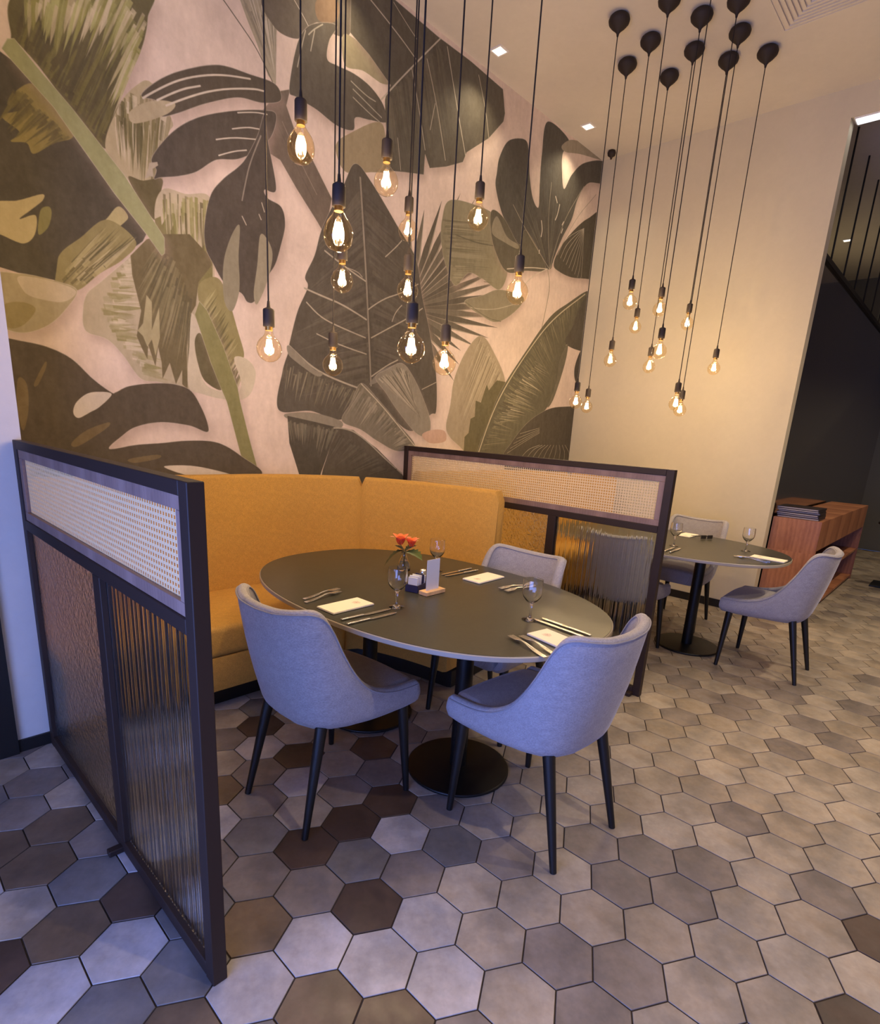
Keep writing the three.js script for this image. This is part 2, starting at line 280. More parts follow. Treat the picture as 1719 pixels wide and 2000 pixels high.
["s",["#5b5545","#464133","#625b48"],60,30,0.1,1,[1575,4028,1810,4142,2055,4132,2326,4121,2671,4127,3066,4109,3113,3964,3101,3904,2936,3732,2688,3551,2653,3475,2475,3387,2304,3321,2251,3392,2246,3262,2072,3221,1923,3183,1872,3497,1868,3586,1909,3670,1725,3757,1572,3805],[2347,4119,1834,3561],[2601,3484,1923,3186]],
["l","#bdb39d",9,[2347,4119,2074,3828,1834,3561]],
["l","#bdb39d",7,[1715,4045,1937,3980,2125,3907]],
["l","#bdb39d",5,[1913,4119,2023,4063,2137,4014]],
["l","#bdb39d",6,[2229,3951,2331,3767,2461,3424]],
["l","#bdb39d",5,[2328,3729,2290,3555]],
["l","#bdb39d",7,[2421,4104,2531,3846,2679,3524]],
["l","#bdb39d",5,[2770,4081,2877,3902,2936,3734]],
["l","#bdb39d",6,[2092,3836,2160,3677,2249,3417]],
["l","#bdb39d",4,[1986,3398,2024,3218]],
["q","#5d5546",0,[2134,2354,2172,2685,2129,2931,2105,2671]],
["q","#a89c88",0,[2134,2354,2166,2655,2138,2894,2182,2658]],
["q","#6a6252",0,[2134,2354,2250,2746,2269,3051,2182,2738]],
["q","#a89c88",0,[2134,2354,2237,2710,2268,3005,2253,2712]],
["q","#544d3f",0,[2134,2354,2347,2796,2447,3156,2279,2793]],
["q","#a89c88",0,[2134,2354,2325,2755,2433,3100,2341,2756]],
["q","#5d5546",0,[2134,2354,2454,2848,2649,3268,2387,2851]],
["q","#a89c88",0,[2134,2354,2422,2802,2621,3202,2438,2802]],
["q","#6a6252",0,[2134,2354,2544,2845,2825,3281,2478,2854]],
["q","#a89c88",0,[2134,2354,2503,2799,2783,3212,2518,2797]],
["q","#544d3f",0,[2134,2354,2595,2794,2933,3202,2533,2810]],
["q","#a89c88",0,[2134,2354,2549,2753,2880,3137,2563,2749]],
["q","#5d5546",0,[2134,2354,2629,2738,3011,3110,2573,2760]],
["q","#a89c88",0,[2134,2354,2580,2702,2951,3050,2593,2697]],
["q","#6a6252",0,[2134,2354,2657,2686,3077,3022,2606,2713]],
["q","#a89c88",0,[2134,2354,2605,2655,3011,2967,2617,2648]],
["q","#544d3f",0,[2134,2354,2670,2631,3117,2926,2627,2664]],
["q","#a89c88",0,[2134,2354,2617,2605,3046,2877,2627,2597]],
["q","#5d5546",0,[2134,2354,2682,2580,3153,2837,2647,2618]],
["q","#a89c88",0,[2134,2354,2627,2560,3078,2794,2636,2551]],
["q","#6a6252",0,[2134,2354,2707,2539,3219,2763,2680,2581]],
["q","#a89c88",0,[2134,2354,2650,2522,3136,2725,2656,2512]],
["q","#544d3f",0,[2134,2354,2736,2497,3295,2689,2719,2543]],
["q","#a89c88",0,[2134,2354,2676,2485,3203,2656,2680,2473]],
["q","#5d5546",0,[2134,2354,2743,2448,3326,2597,2735,2497]],
["q","#a89c88",0,[2134,2354,2683,2440,3229,2571,2685,2429]],
["q","#6a6252",0,[2134,2354,2727,2395,3306,2496,2729,2446]],
["q","#a89c88",0,[2134,2354,2668,2393,3209,2478,2667,2381]],
["q","#544d3f",0,[2134,2354,2687,2344,3237,2395,2699,2395]],
["q","#a89c88",0,[2134,2354,2633,2347,3145,2385,2630,2334]],
["q","#5d5546",0,[2134,2354,2623,2292,3119,2292,2646,2343]],
["q","#a89c88",0,[2134,2354,2576,2300,3036,2290,2571,2287]],
["q","#6a6252",0,[2134,2354,2537,2245,2956,2200,2571,2294]],
["q","#a89c88",0,[2134,2354,2499,2257,2886,2206,2491,2246]],
["q","#544d3f",0,[2134,2354,2439,2216,2769,2142,2483,2262]],
["q","#a89c88",0,[2134,2354,2411,2231,2714,2153,2401,2220]],
["q","#5d5546",0,[2134,2354,2427,2161,2758,2031,2480,2203]],
["q","#a89c88",0,[2134,2354,2401,2181,2703,2051,2388,2171]],
["q","#6a6252",0,[2134,2354,2396,2093,2708,1893,2457,2128]],
["q","#a89c88",0,[2134,2354,2373,2119,2655,1924,2358,2111]],
["q","#544d3f",0,[2134,2354,2272,2121,2468,1947,2337,2150]],
["q","#a89c88",0,[2134,2354,2262,2144,2435,1974,2246,2137]],
["p","#8b8468",1,[2538,3186,2870,3240,3110,3220,3279,3019,3306,2834,3210,2698,2983,2734,2800,2740,2652,2616,2535,2725,2464,2878,2461,3042]],
["s",["#9b9478","#7a7459","#6d674d"],30,14,0.2,0.9,[2538,3186,3110,3220,3302,2865,3210,2698,2800,2740,2652,2616,2464,2878],[2461,3042,2502,2831,2638,2631],[3140,3198,3284,2988,3263,2729]],
["l","#5f5a44",7,[2617,2972,2850,2974,3084,3010]],
["p","#8a8268",1,[2773,2520,2998,2612,3224,2701,3571,2707,3481,2580,3231,2442,3018,2450]],
["l","#b9af97",5,[2853,2492,3094,2503,3487,2640]],
["l","#5f5a44",4,[2786,2522,3046,2447,3273,2452]],
["p","#4b4438",1,[1628,3128,1766,3067,2015,2868,2205,2705,2290,2461,2387,2232,2487,1911,2509,1644,2445,1608,2220,1470,1875,1662,1718,1776,1561,1528,1290,1564,1047,1557,1077,1789,1122,1916,1130,1966,1191,2167,1267,2323,1249,2384,1320,2522,1380,2699,1534,2972]],
["s",["#554e41","#423c31","#5d5647"],70,26,0.1,1,[1628,3128,1766,3067,2015,2868,2205,2705,2290,2461,2387,2232,2487,1911,2509,1644,2445,1608,2220,1470,1875,1662,1718,1776,1561,1528,1290,1564,1047,1557,1077,1789,1122,1916,1130,1966,1191,2167,1267,2323,1249,2384,1320,2522,1380,2699,1534,2972],[1691,2997,1737,2646,1781,2138,1812,1785],[1335,2595,1153,2041,1074,1591]],
["s",["#554e41","#423c31","#5d5647"],40,26,0.1,1,[1628,3128,1766,3067,2015,2868,2205,2705,2290,2461,2387,2232,2487,1911,2509,1644,2445,1608,2220,1470,1875,1662,1718,1776,1561,1528,1290,1564,1047,1557,1077,1789,1122,1916,1130,1966,1191,2167,1267,2323,1249,2384,1320,2522,1380,2699,1534,2972],[1691,2997,1737,2646,1781,2138,1812,1785],[2054,2853,2367,2258,2481,1690]],
["l","#8f8573",13,[1672,3061,1718,2691,1761,2294,1809,1777]],
["l","#3b352c",4,[1684,3065,1730,2694,1776,2296,1824,1779]],
["l","#b0a590",10,[1751,2213,1564,2271,1383,2292,1244,2313]],
["l","#b0a590",8,[1746,2093,1533,2126,1368,2161,1259,2233]],
["l","#b0a590",7,[1758,1986,1535,2010,1337,2057]],
["l","#b0a590",11,[1701,1747,1504,1782,1306,1839,1130,1954]],
["l","#b0a590",8,[1767,2282,1885,2370,2077,2447,2238,2541]],
["l","#b0a590",8,[1801,2101,1970,2195,2128,2276,2296,2384]],
["l","#b0a590",9,[1814,1841,1943,1926,2062,1983]],
["l","#b0a590",7,[1910,2650,2002,2730,2058,2789]],
["l","#b0a590",5,[1559,2506,1662,2504,1707,2476]],
["l","#b0a590",6,[2333,1796,2491,1865]],
["l","#b0a590",6,[2082,2366,2024,2314,1992,2240]],
["l","#b0a590",9,[1734,2457,1559,2506,1397,2564]],
["p","#8a8271",0,[1130,1954,1306,1839,1386,1816,1338,1792,1182,1863,1122,1904]],
["p","#7d766a",0,[1793,1783,1905,1893,2104,1966,2066,1911,1908,1822]],
["s",["#77705c","#625b49","#8d846d"],26,16,0.2,0.9,[1085,1851,1683,1717,1561,1528,1047,1557],[1092,1852,1683,1731],[1052,1589,1561,1542]],
["p","#77705e",1,[1718,1783,1874,1690,2086,1526,2284,1358,2098,1311,1886,1383,1728,1458,1552,1514,1630,1644]],
["s",["#5d5747","#8f8774","#6a6351","#a59b86"],40,16,0.3,1,[1718,1783,2284,1358,2098,1311,1552,1514],[1718,1776,1977,1625,2272,1361],[1561,1528,1806,1425,2076,1310]],
["p","#8a8271",0,[1103,1536,1306,1554,1540,1513,1527,1464,1306,1488,1118,1504]],
["q","#3e382c",0,[1111,1523,1322,1495,1530,1464,1458,1343,1374,1146,1357,1062,1225,1066,1162,1244,1124,1349]],
["s",["#6b6453","#554e3f","#7c7461"],26,18,0.1,0.8,[1111,1523,1530,1464,1374,1146,1225,1148],[1118,1504,1527,1457],[1162,1257,1391,1160]],
["q","#4a4335",0,[1530,1464,1653,1455,1889,1323,2151,1136,2249,1003,1358,1033,1391,1174,1458,1343]],
["l","#a89e8a",10,[1483,1462,1598,1471,1768,1394,1974,1247,2151,1136]],
["s",["#3f392d","#5b5445"],26,18,0.2,0.9,[1530,1464,1889,1323,2151,1136,1375,1061],[1545,1444,2105,1169],[1408,1217,1551,1056]],
["l","#c4b9a3",8,[1718,1780,1895,1663,2087,1511,2284,1353]],
["p","#8c8473",1,[1849,1838,1964,1907,2104,1966,2227,1884,2362,1713,2449,1552,2429,1438,2288,1457,2081,1617,1952,1740]],
["s",["#6f6857","#a79d89","#5d5747","#b9ae99"],44,10,0.1,0.9,[1849,1838,2104,1966,2449,1552,2429,1438,2081,1617],[1868,1833,2064,1940,2193,1910],[2423,1527,2451,1463,2311,1458]],
["p","#caa892",0,[2358,1444,2473,1488,2621,1486,2641,1403,2458,1382]],
["p","#a3967a",1,[2646,1495,2677,1704,2708,1918,2838,2155,3010,2295,3191,2202,3405,1950,3186,1793,3038,1712,2984,1323,2814,1370]],
["s",["#8a7e63","#bdb193","#7b7056","#c9bda1"],60,9,0.1,0.95,[2646,1495,2677,1704,2708,1918,2838,2155,3010,2295,3191,2202,3405,1950,3186,1793,3038,1712,2984,1323,2814,1370],[3010,2295,3192,2189,3390,1952],[2645,1504,2787,1373,2982,1341]],
["q","#5c5534",0,[3411,1957,3282,1959,3177,1862,3142,1910,3076,1750,3004,1761,3006,1624,2952,1603,2938,1481,2887,1445,2889,1304,3131,1289,3238,1619]],
["p","#45423a",1,[3068,3425,3066,3540,3089,3662,3191,3806,3406,3886,3473,3806,3511,3652,3586,3505,3679,3465,3666,3655,3659,3869,3699,4125,4052,4113,3977,3976,3996,3838,4056,3723,4160,3871,4354,4030,4710,4155,4755,3993,4458,3892,4307,3717,4238,3526,4100,3317,3998,3119,3947,3021,3711,3019,3447,3087,3204,3242]],
["s",["#524f45","#3b382f","#5d5a4c"],50,24,0.1,1,[3068,3425,3066,3540,3089,3662,3191,3806,3406,3886,3473,3806,3511,3652,3586,3505,3679,3465,3666,3655,3659,3869,3699,4125,4052,4113,3977,3976,3996,3838,4056,3723,4160,3871,4354,4030,4710,4155,4755,3993,4458,3892,4307,3717,4238,3526,4100,3317,3998,3119,3947,3021,3711,3019,3447,3087,3204,3242],[3904,3063,3947,3021],[3082,3617,3408,3872,3831,4112,4646,4099]],
["p","#57523f",1,[3043,3112,3037,3259,3203,3246,3444,3106,3529,3240,3879,3018,3566,2924,3303,2858,3131,2967]],
["p","#8d866f",0,[3058,3101,3108,3234,3264,3124,3429,3103,3420,3068,3243,3072]],
["l","#d8cdbb",10,[3744,3374,3772,3316,3761,3251]],
["l","#d8cdbb",10,[3931,3623,3966,3584]],
["l","#d8cdbb",10,[4009,3580,3992,3492,3961,3441]],
["l","#d8cdbb",10,[4105,3464,4083,3432]],
["l","#d8cdbb",10,[4100,3403,4083,3364]],
["l","#d8cdbb",10,[3755,3138,3753,3112]],
["l","#a79e88",5,[3947,3021,3842,3384,3845,3710]],
["l","#a79e88",5,[3947,3021,4046,3405,4391,3846]],
["l","#a79e88",5,[3947,3021,3547,3225,3312,3379]],
["l","#a79e88",5,[3947,3021,4246,3493,4630,3848]],
["l","#cdc2ab",7,[3913,3017,3756,2948,3611,2850,3557,2788]],
["l","#cdc2ab",7,[3300,2881,3592,2962,3913,3017]],
["l","#9a9075",9,[3915,3009,3987,2911,3955,2709,3913,2504]],
["p","#45402f",1,[4007,3073,4082,3230,4263,3415,4529,3610,4872,3741,5043,3130,4659,3088,4349,3037,4123,3037]],
["l","#b5ab96",5,[4474,3506,4165,3355,4058,3172]],
["l","#b5ab96",5,[4474,3506,4208,3327,4112,3157]],
["l","#b5ab96",5,[4474,3506,4252,3299,4167,3141]],
["l","#b5ab96",5,[4474,3506,4296,3271,4222,3125]],
["l","#b5ab96",5,[4474,3506,4341,3243,4279,3109]],
["l","#b5ab96",5,[4474,3506,4386,3214,4336,3093]],
["l","#b5ab96",5,[4474,3506,4432,3184,4394,3077]],
["l","#b5ab96",5,[4474,3506,4479,3154,4454,3060]],
["l","#b5ab96",5,[4474,3506,4527,3124,4514,3043]],
["p","#9c927c",0,[3949,4030,4101,4131,4386,4181,4706,4171,4261,4072,4023,4008]],
["p","#5a563f",1,[3088,1289,3211,1599,3354,1877,3679,2253,4027,2613,4325,2796,4686,2979,4572,2764,4450,2589,4324,2260,4259,2016,4151,1788,3954,1657,3789,1590,3528,1331,3408,1273]],
["s",["#6d694d","#4a4632","#8c8668","#7b7657"],80,14,0.1,0.95,[3088,1289,3211,1599,3354,1877,3679,2253,4027,2613,4325,2796,4686,2979,4572,2764,4450,2589,4324,2260,4259,2016,4151,1788,3954,1657,3789,1590,3528,1331,3408,1273],[3127,1326,3438,1939,4006,2537,4541,2893],[3492,1350,4118,1766,4303,2179,4502,2713]],
["s",["#a89f80","#c0b696"],26,9,0.2,0.8,[3088,1289,3211,1599,3354,1877,3679,2253,4027,2613,4325,2796,4686,2979,4572,2764,4450,2589,4324,2260,4259,2016,4151,1788,3954,1657,3789,1590,3528,1331,3408,1273],[3305,1568,3511,1873,3857,2203],[3789,1590,4155,1769,4281,2097]],
["l","#c6bc9c",11,[3099,1316,3211,1599,3397,1899,3711,2257,4066,2602,4633,2940]],
["p","#4c4738",0,[4450,2589,4640,2912,4995,3120,5157,2533,4830,2404,4368,2422]],
["s",["#77705a","#3d392c"],20,8,0.1,1,[4450,2589,5016,3044,5157,2533,4372,2403],[4446,2608,4950,2972],[4368,2422,5071,2521]],
["p","#6a6550",0,[4287,2255,4406,2427,4390,2228,4249,1876,4151,1788,4259,2016]],
["p","#433d30",1,[3474,1254,3581,1409,3789,1590,4017,1710,4267,1786,4665,1828,4965,1866,5181,1001,3776,1034]],
["l","#c9bfa9",4,[3744,1235,3830,1346,4074,1401]],
["l","#c9bfa9",4,[3836,1223,3920,1341,4127,1402]],
["l","#c9bfa9",4,[3931,1211,4012,1336,4180,1403]],
["l","#c9bfa9",4,[4029,1199,4106,1332,4233,1404]],
["l","#c9bfa9",4,[4129,1186,4202,1327,4288,1406]],
["l","#c9bfa9",4,[4231,1173,4301,1322,4343,1407]],
["l","#c9bfa9",4,[4337,1159,4402,1316,4399,1408]],
["l","#c9bfa9",4,[4445,1145,4505,1311,4456,1409]],
["l","#c9bfa9",4,[4556,1131,4611,1305,4513,1411]],
["l","#c9bfa9",4,[4669,1117,4720,1300,4571,1412]],
["l","#a89e86",4,[3530,1312,3815,1435,4052,1522]],
["l","#a89e86",4,[3576,1359,3846,1463,4050,1534]],
["l","#a89e86",4,[3622,1406,3876,1492,4047,1546]],
["l","#a89e86",4,[3668,1454,3907,1521,4045,1558]],
["l","#a89e86",4,[3714,1502,3937,1550,4043,1570]],
["p","#37322a",0,[4810,2484,4663,2382,4590,2191,4676,2056,4933,1994]]
];

// ---------------------------------------------------------------- floor of hexagonal tiles
const HEX = 0.1165, GROUT = 0.0045;
const HU = [0.861629, 0.507538], HV = [-0.507538, 0.861629];          // the lattice is turned against the walls
const hexAt = (q, r) => { const u = 1.5 * q * HEX, v = Math.sqrt(3) * (r + q / 2) * HEX; return [u * HU[0] + v * HV[0], u * HU[1] + v * HV[1]]; };
const TONE = {   // W whitish, L light beige grey, M mid, G cool grey, B brown, D dark brown
  D: '0,0 -1,-1 0,-2 9,-2 7,0 -4,1 -6,3 -1,-4 1,-5 1,-3 -2,-5', W: '-1,1 0,1 -2,2 1,-2 -3,-1 1,0 1,1 -4,2 -5,3 -4,0 -2,-4 -1,-3',
  B: '-2,1 -1,2 0,2 -3,3 -5,2 -6,1 -6,0 -7,1 -3,-2', M: '-2,0 -1,0 1,-1 -3,0 3,-2 3,0 2,-3 4,0 7,-3 -5,0 -7,-1 -7,0 -6,-2 -2,-3 -2,-2 0,-3 1,-4 -3,-4 2,-6 15,-14 13,-13 13,-12',
  G: '-2,-1 0,-1 -3,1 2,-2 -5,1 -4,3 -3,2 -2,-6', L: '2,-1 2,0 3,-1 2,1 3,-3 4,-2 -6,2 -7,-2 -8,-1 -6,-1 -3,-3 -1,-2 0,-4 13,-10' };
const toneOf = {}; for (const k in TONE) for (const s of TONE[k].split(' ')) toneOf[s] = k;
const TILE = { W: '#c6bdb7', L: '#b8a996', L2: '#ad9d89', M: '#94877c', G: '#837d78', B: '#7c6750', D: '#5a473b' };
const tileMats = {}; for (const k in TILE) tileMats[k] = new THREE.MeshStandardMaterial({ color: TILE[k], map: tileMap, roughnessMap: tileRough, roughness: 0.95 });
function tileGeo(du, dv) {
  const R = HEX - GROUT / Math.sqrt(3), b = 0.0012, ring = (r, y) => Array.from({ length: 6 }, (_, k) => { const a = k * Math.PI / 3, x = r * Math.cos(a), z = r * Math.sin(a); return [x * HU[0] + z * HV[0], y, x * HU[1] + z * HV[1]]; });
  const A = ring(R - b, 0), B = ring(R, -b), C = ring(R, -0.009), pos = [];
  for (let k = 0; k < 6; k++) { const n = (k + 1) % 6; if (k > 0 && k < 5) pos.push(...A[0], ...A[n], ...A[k]); pos.push(...A[k], ...A[n], ...B[k], ...A[n], ...B[n], ...B[k], ...B[k], ...B[n], ...C[k], ...B[n], ...C[n], ...C[k]); }
  const g = new THREE.BufferGeometry(); g.setAttribute('position', new THREE.Float32BufferAttribute(pos, 3)); g.computeVertexNormals();
  const uv = []; for (let i = 0; i < pos.length; i += 3) uv.push(pos[i] + du, pos[i + 2] + dv); g.setAttribute('uv', new THREE.Float32BufferAttribute(uv, 2)); return g;
}
const X0 = -2.3, X1 = 10.5, Z1 = 5.4;
const floor = struct('floor', box(X0, X1, -0.12, -0.0035, -2.4, Z1), M.grout);
{
  const variants = Array.from({ length: 8 }, (_, k) => tileGeo(0.37 * k, 0.53 * k)), list = [];
  camera.updateMatrixWorld(); camera.updateProjectionMatrix();
  for (let q = -60; q < 75; q++) for (let r = -95; r < 80; r++) {
    const [x, z] = hexAt(q, r);
    if (x < X0 + 0.1 || x > X1 - 0.1 || z < BACK + 0.08 || z > Z1 - 0.1) continue;
    if (x < -0.72 && z < -1.72) continue;
    const v = V3(x, 0, z).project(camera), inside = Math.abs(v.x) < 1.06 && Math.abs(v.y) < 1.06 && v.z < 1 && V3(x, 0, z).sub(EYE).dot(V3(0.711912, -0.252348, -0.655363)) > 0;
    const h = Math.abs(Math.sin(q * 127.1 + r * 311.7) * 43758.5) % 1;
    let t = toneOf[q + ',' + r];
    if (!t) { const left = x < 0.35; t = left ? (h < 0.2 ? 'W' : h < 0.4 ? 'L' : h < 0.62 ? 'M' : h < 0.78 ? 'G' : h < 0.9 ? 'B' : 'D') : (h < 0.5 ? 'L' : h < 0.86 ? 'L2' : 'M'); }
    list.push({ x, z, t, inside, d: Math.hypot(x - EYE.x, z - EYE.z), k: Math.floor(h * 971) % 8 });
  }
  list.sort((a, b) => (b.inside - a.inside) || a.d - b.d);
  const rest = [], col = new THREE.Color();
  list.forEach((o, i) => {
    if (i < 300) { const m = part('tile', variants[o.k], tileMats[o.t], floor); m.position.set(o.x, 0, o.z); }
    else { const g = variants[o.k].clone(); g.translate(o.x, 0, o.z); col.set(TILE[o.t]); const c = new Float32Array(g.attributes.position.count * 3); for (let k = 0; k < c.length; k += 3) { c[k] = col.r; c[k + 1] = col.g; c[k + 2] = col.b; } g.setAttribute('color', new THREE.BufferAttribute(c, 3)); rest.push(g); }
  });
  const m = part('far_tiles', mergeGeometries(rest), new THREE.MeshStandardMaterial({ vertexColors: true, map: tileMap, roughnessMap: tileRough, roughness: 0.95 }), floor);
  m.userData.kind = 'stuff';
}

// ---------------------------------------------------------------- walls, ceiling, printed wallpaper
const ceiling = struct('ceiling', box(X0 - 0.2, X1 + 0.2, CEIL, CEIL + 0.2, -2.6, Z1 + 0.2), M.ceiling);
const wallBack = struct('wall_back', box(-0.9, ENDX + 0.12, 0, CEIL, BACK - 0.2, BACK - 0.003), M.plaster);
{
  const W0 = -0.6, W1 = ENDX, PX = 2048 / (W1 - W0), H = Math.ceil(CEIL * PX), cv = document.createElement('canvas'); cv.width = 2048; cv.height = H;
  const c = cv.getContext('2d'), X = (x) => (x / 1000 - W0) * PX, Y = (y) => H - y / 1000 * PX;
  c.fillStyle = '#dcc9b8'; c.fillRect(0, 0, 2048, H);
  const path = (a, smooth) => {
    c.beginPath(); const n = a.length / 2, g = (i) => { i = (i + n) % n; return [X(a[2 * i]), Y(a[2 * i + 1])]; };
    c.moveTo(...g(0));
    for (let i = 0; i < n; i++) { const p0 = g(i - 1), p1 = g(i), p2 = g(i + 1), p3 = g(i + 2); if (smooth) c.bezierCurveTo(p1[0] + (p2[0] - p0[0]) / 6, p1[1] + (p2[1] - p0[1]) / 6, p2[0] - (p3[0] - p1[0]) / 6, p2[1] - (p3[1] - p1[1]) / 6, ...p2); else c.lineTo(...p2); }
    c.closePath();
  };
  const line = (a) => { c.beginPath(); c.moveTo(X(a[0]), Y(a[1])); for (let i = 2; i < a.length - 2; i += 2) c.quadraticCurveTo(X(a[i]), Y(a[i + 1]), X((a[i] + a[i + 2]) / 2), Y((a[i + 1] + a[i + 3]) / 2)); c.lineTo(X(a[a.length - 2]), Y(a[a.length - 1])); };
  const along = (a, t) => { const n = a.length / 2 - 1, u = Math.min(t * n, n - 1e-6), i = Math.floor(u), f = u - i; return [X(a[2 * i] * (1 - f) + a[2 * i + 2] * f), Y(a[2 * i + 1] * (1 - f) + a[2 * i + 3] * f)]; };
  const inkC = new THREE.Color(), paperC = new THREE.Color('#9a9080'), ink = (h) => '#' + inkC.set(h).lerp(paperC, 0.12).getHexString();
  c.lineCap = 'round'; c.lineJoin = 'round';
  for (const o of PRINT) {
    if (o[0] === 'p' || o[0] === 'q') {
      if (o[2]) { c.save(); c.translate(7, 12); c.filter = 'blur(9px)'; c.globalAlpha = 0.55; c.fillStyle = '#a08a7c'; path(o[3], o[0] === 'p'); c.fill(); c.restore(); c.filter = 'none'; }   // soft drop shadow under each leaf, blurred into the colours of the print
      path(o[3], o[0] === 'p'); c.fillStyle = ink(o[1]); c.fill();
      if (o[2]) { c.strokeStyle = '#cdc0ae'; c.lineWidth = 1.2; c.globalAlpha = 0.5; c.stroke(); c.globalAlpha = 1; }
    } else if (o[0] === 'l') { line(o[3]); c.strokeStyle = ink(o[1]); c.lineWidth = o[2] * 0.42; c.stroke(); }
    else {
      const [, cols, n0, w, lo, hi, clip, rib, tip] = o, n = Math.round(n0 * 1.8); c.save(); path(clip, true); c.clip();
      for (let k = 0; k < n; k++) {
        const t = (k + rnd()) / n, a = along(rib, t), b = along(tip, Math.min(1, Math.max(0, t + rr(-0.04, 0.04)))), s0 = rr(0, lo), s1 = rr(lo, hi), hw = w * rr(0.06, 0.22);
        const p = [a[0] + (b[0] - a[0]) * s0, a[1] + (b[1] - a[1]) * s0], q = [a[0] + (b[0] - a[0]) * s1, a[1] + (b[1] - a[1]) * s1], L = Math.hypot(q[0] - p[0], q[1] - p[1]) || 1, nx = -(q[1] - p[1]) / L * hw, ny = (q[0] - p[0]) / L * hw;
        c.fillStyle = ink(cols[Math.floor(rnd() * cols.length)]); c.globalAlpha = rr(0.45, 0.9);
        c.beginPath(); c.moveTo(p[0] + nx, p[1] + ny); c.quadraticCurveTo((p[0] + q[0]) / 2 + nx * 1.3, (p[1] + q[1]) / 2 + ny * 1.3, q[0], q[1]); c.quadraticCurveTo((p[0] + q[0]) / 2 - nx, (p[1] + q[1]) / 2 - ny, p[0] - nx, p[1] - ny); c.closePath(); c.fill();
      }
      c.restore(); c.globalAlpha = 1;
    }
  }
  const id = c.getImageData(0, 0, 2048, H), d = id.data;                   // paper grain
  for (let y = 0; y < H; y++) for (let x = 0; x < 2048; x++) { const k = 4 * (y * 2048 + x), g = (nFine[(y % 512) * 512 + x % 512] - 0.5) * 14 + (nMid[(y % 512) * 512 + (x * 3) % 512] - 0.5) * 16; const w = 1 + (nCloud[((y >> 1) % 512) * 512 + (x >> 1) % 512] - 0.5) * 0.26; d[k] = d[k] * w + g; d[k + 1] = d[k + 1] * w + g; d[k + 2] = d[k + 2] * w + g; }
  c.putImageData(id, 0, 0);
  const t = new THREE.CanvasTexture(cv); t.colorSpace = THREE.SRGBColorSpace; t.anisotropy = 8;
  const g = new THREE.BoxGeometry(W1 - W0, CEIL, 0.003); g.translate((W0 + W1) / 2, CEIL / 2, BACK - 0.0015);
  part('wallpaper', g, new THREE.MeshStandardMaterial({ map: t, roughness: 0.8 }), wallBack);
}
struct('pillar', box(-0.594, -0.443, 0, CEIL, BACK, -1.70), M.pillar);
struct('baseboard_left', box(-0.597, -0.44, 0, 0.055, -1.75, -1.688), M.skirting);
struct('trim_1', box(-0.72, -0.596, 0, CEIL, -1.86, -1.675), M.skirting);
struct('wall_left_return', box(X0, -0.72, 0, CEIL, -1.86, -1.72), M.skirting);
// left wall with the side window, front wall with the window behind the camera
function windowWall(name, axis, at, thick, from, to, w0, w1, y0, y1) {
  const B = (a0, a1, b0, b1) => (axis === 'x' ? box(at - thick, at, b0, b1, a0, a1) : box(a0, a1, b0, b1, at, at + thick));
  return struct(name, [B(from, w0, 0, CEIL), B(w1, to, 0, CEIL), B(w0, w1, 0, y0), B(w0, w1, y1, CEIL)], M.plaster);
}
windowWall('wall_left', 'x', X0, 0.2, -1.9, Z1 + 0.2, -0.6, 2.2, 0.2, 2.1);
windowWall('wall_front', 'z', Z1, 0.2, X0, X1, -2.2, 0.45, 0.2, 2.1);
for (const [n, axis] of [['window_1', 'x'], ['window_2', 'z']]) {
  const a0 = axis === 'x' ? -0.6 : -2.2, a1 = axis === 'x' ? 2.2 : 0.45, B = (p0, p1, y0, y1, d) => (axis === 'x' ? box(X0 - 0.12 - d, X0 - 0.12 + d, y0, y1, p0, p1) : box(p0, p1, y0, y1, Z1 + 0.12 - d, Z1 + 0.12 + d));
  const w = struct(n, [B(a0, a1, 0.20, 0.25, 0.03), B(a0, a1, 2.05, 2.10, 0.03), B(a0, a0 + 0.05, 0.2, 2.1, 0.03), B(a1 - 0.05, a1, 0.2, 2.1, 0.03), B((a0 + a1) / 2 - 0.025, (a0 + a1) / 2 + 0.025, 0.2, 2.1, 0.03)], M.skirting);
  part('window_pane', B(a0 + 0.05, (a0 + a1) / 2 - 0.025, 0.25, 2.05, 0.003), M.pane, w); part('window_pane', B((a0 + a1) / 2 + 0.025, a1 - 0.05, 0.25, 2.05, 0.003), M.pane, w);
}
// end wall with the tall passage beside it
struct('wall_right', [box(ENDX, ENDX + 0.12, 0, CEIL, BACK, OPEN), box(ENDX, ENDX + 0.12, 3.95, CEIL, OPEN, Z1), box(ENDX, ENDX + 0.12, 0, 3.95, 2.6, Z1)], M.plaster);
struct('baseboard_right', box(ENDX - 0.012, ENDX, 0, 0.075, BACK, OPEN), M.skirting);
{
  const led = thing('led_strip', 'cool white light strip under the head of the tall passage', 'light strip', [ENDX + 0.06, 3.95, 1.0]);
  part('channel', box(-0.05, 0.05, -0.012, 0, -1.13, 1.5), M.white, led); part('diffuser_glow', box(-0.045, 0.045, -0.018, -0.012, -1.12, 1.49), M.ledGlow, led);
  const l = areaLight([0.86, 0.92, 1], 2.5, 0.09, 2.6, [ENDX + 0.06, 3.925, 1.18], [ENDX + 0.06, 0, 1.18]); l.name = 'led_light';
}
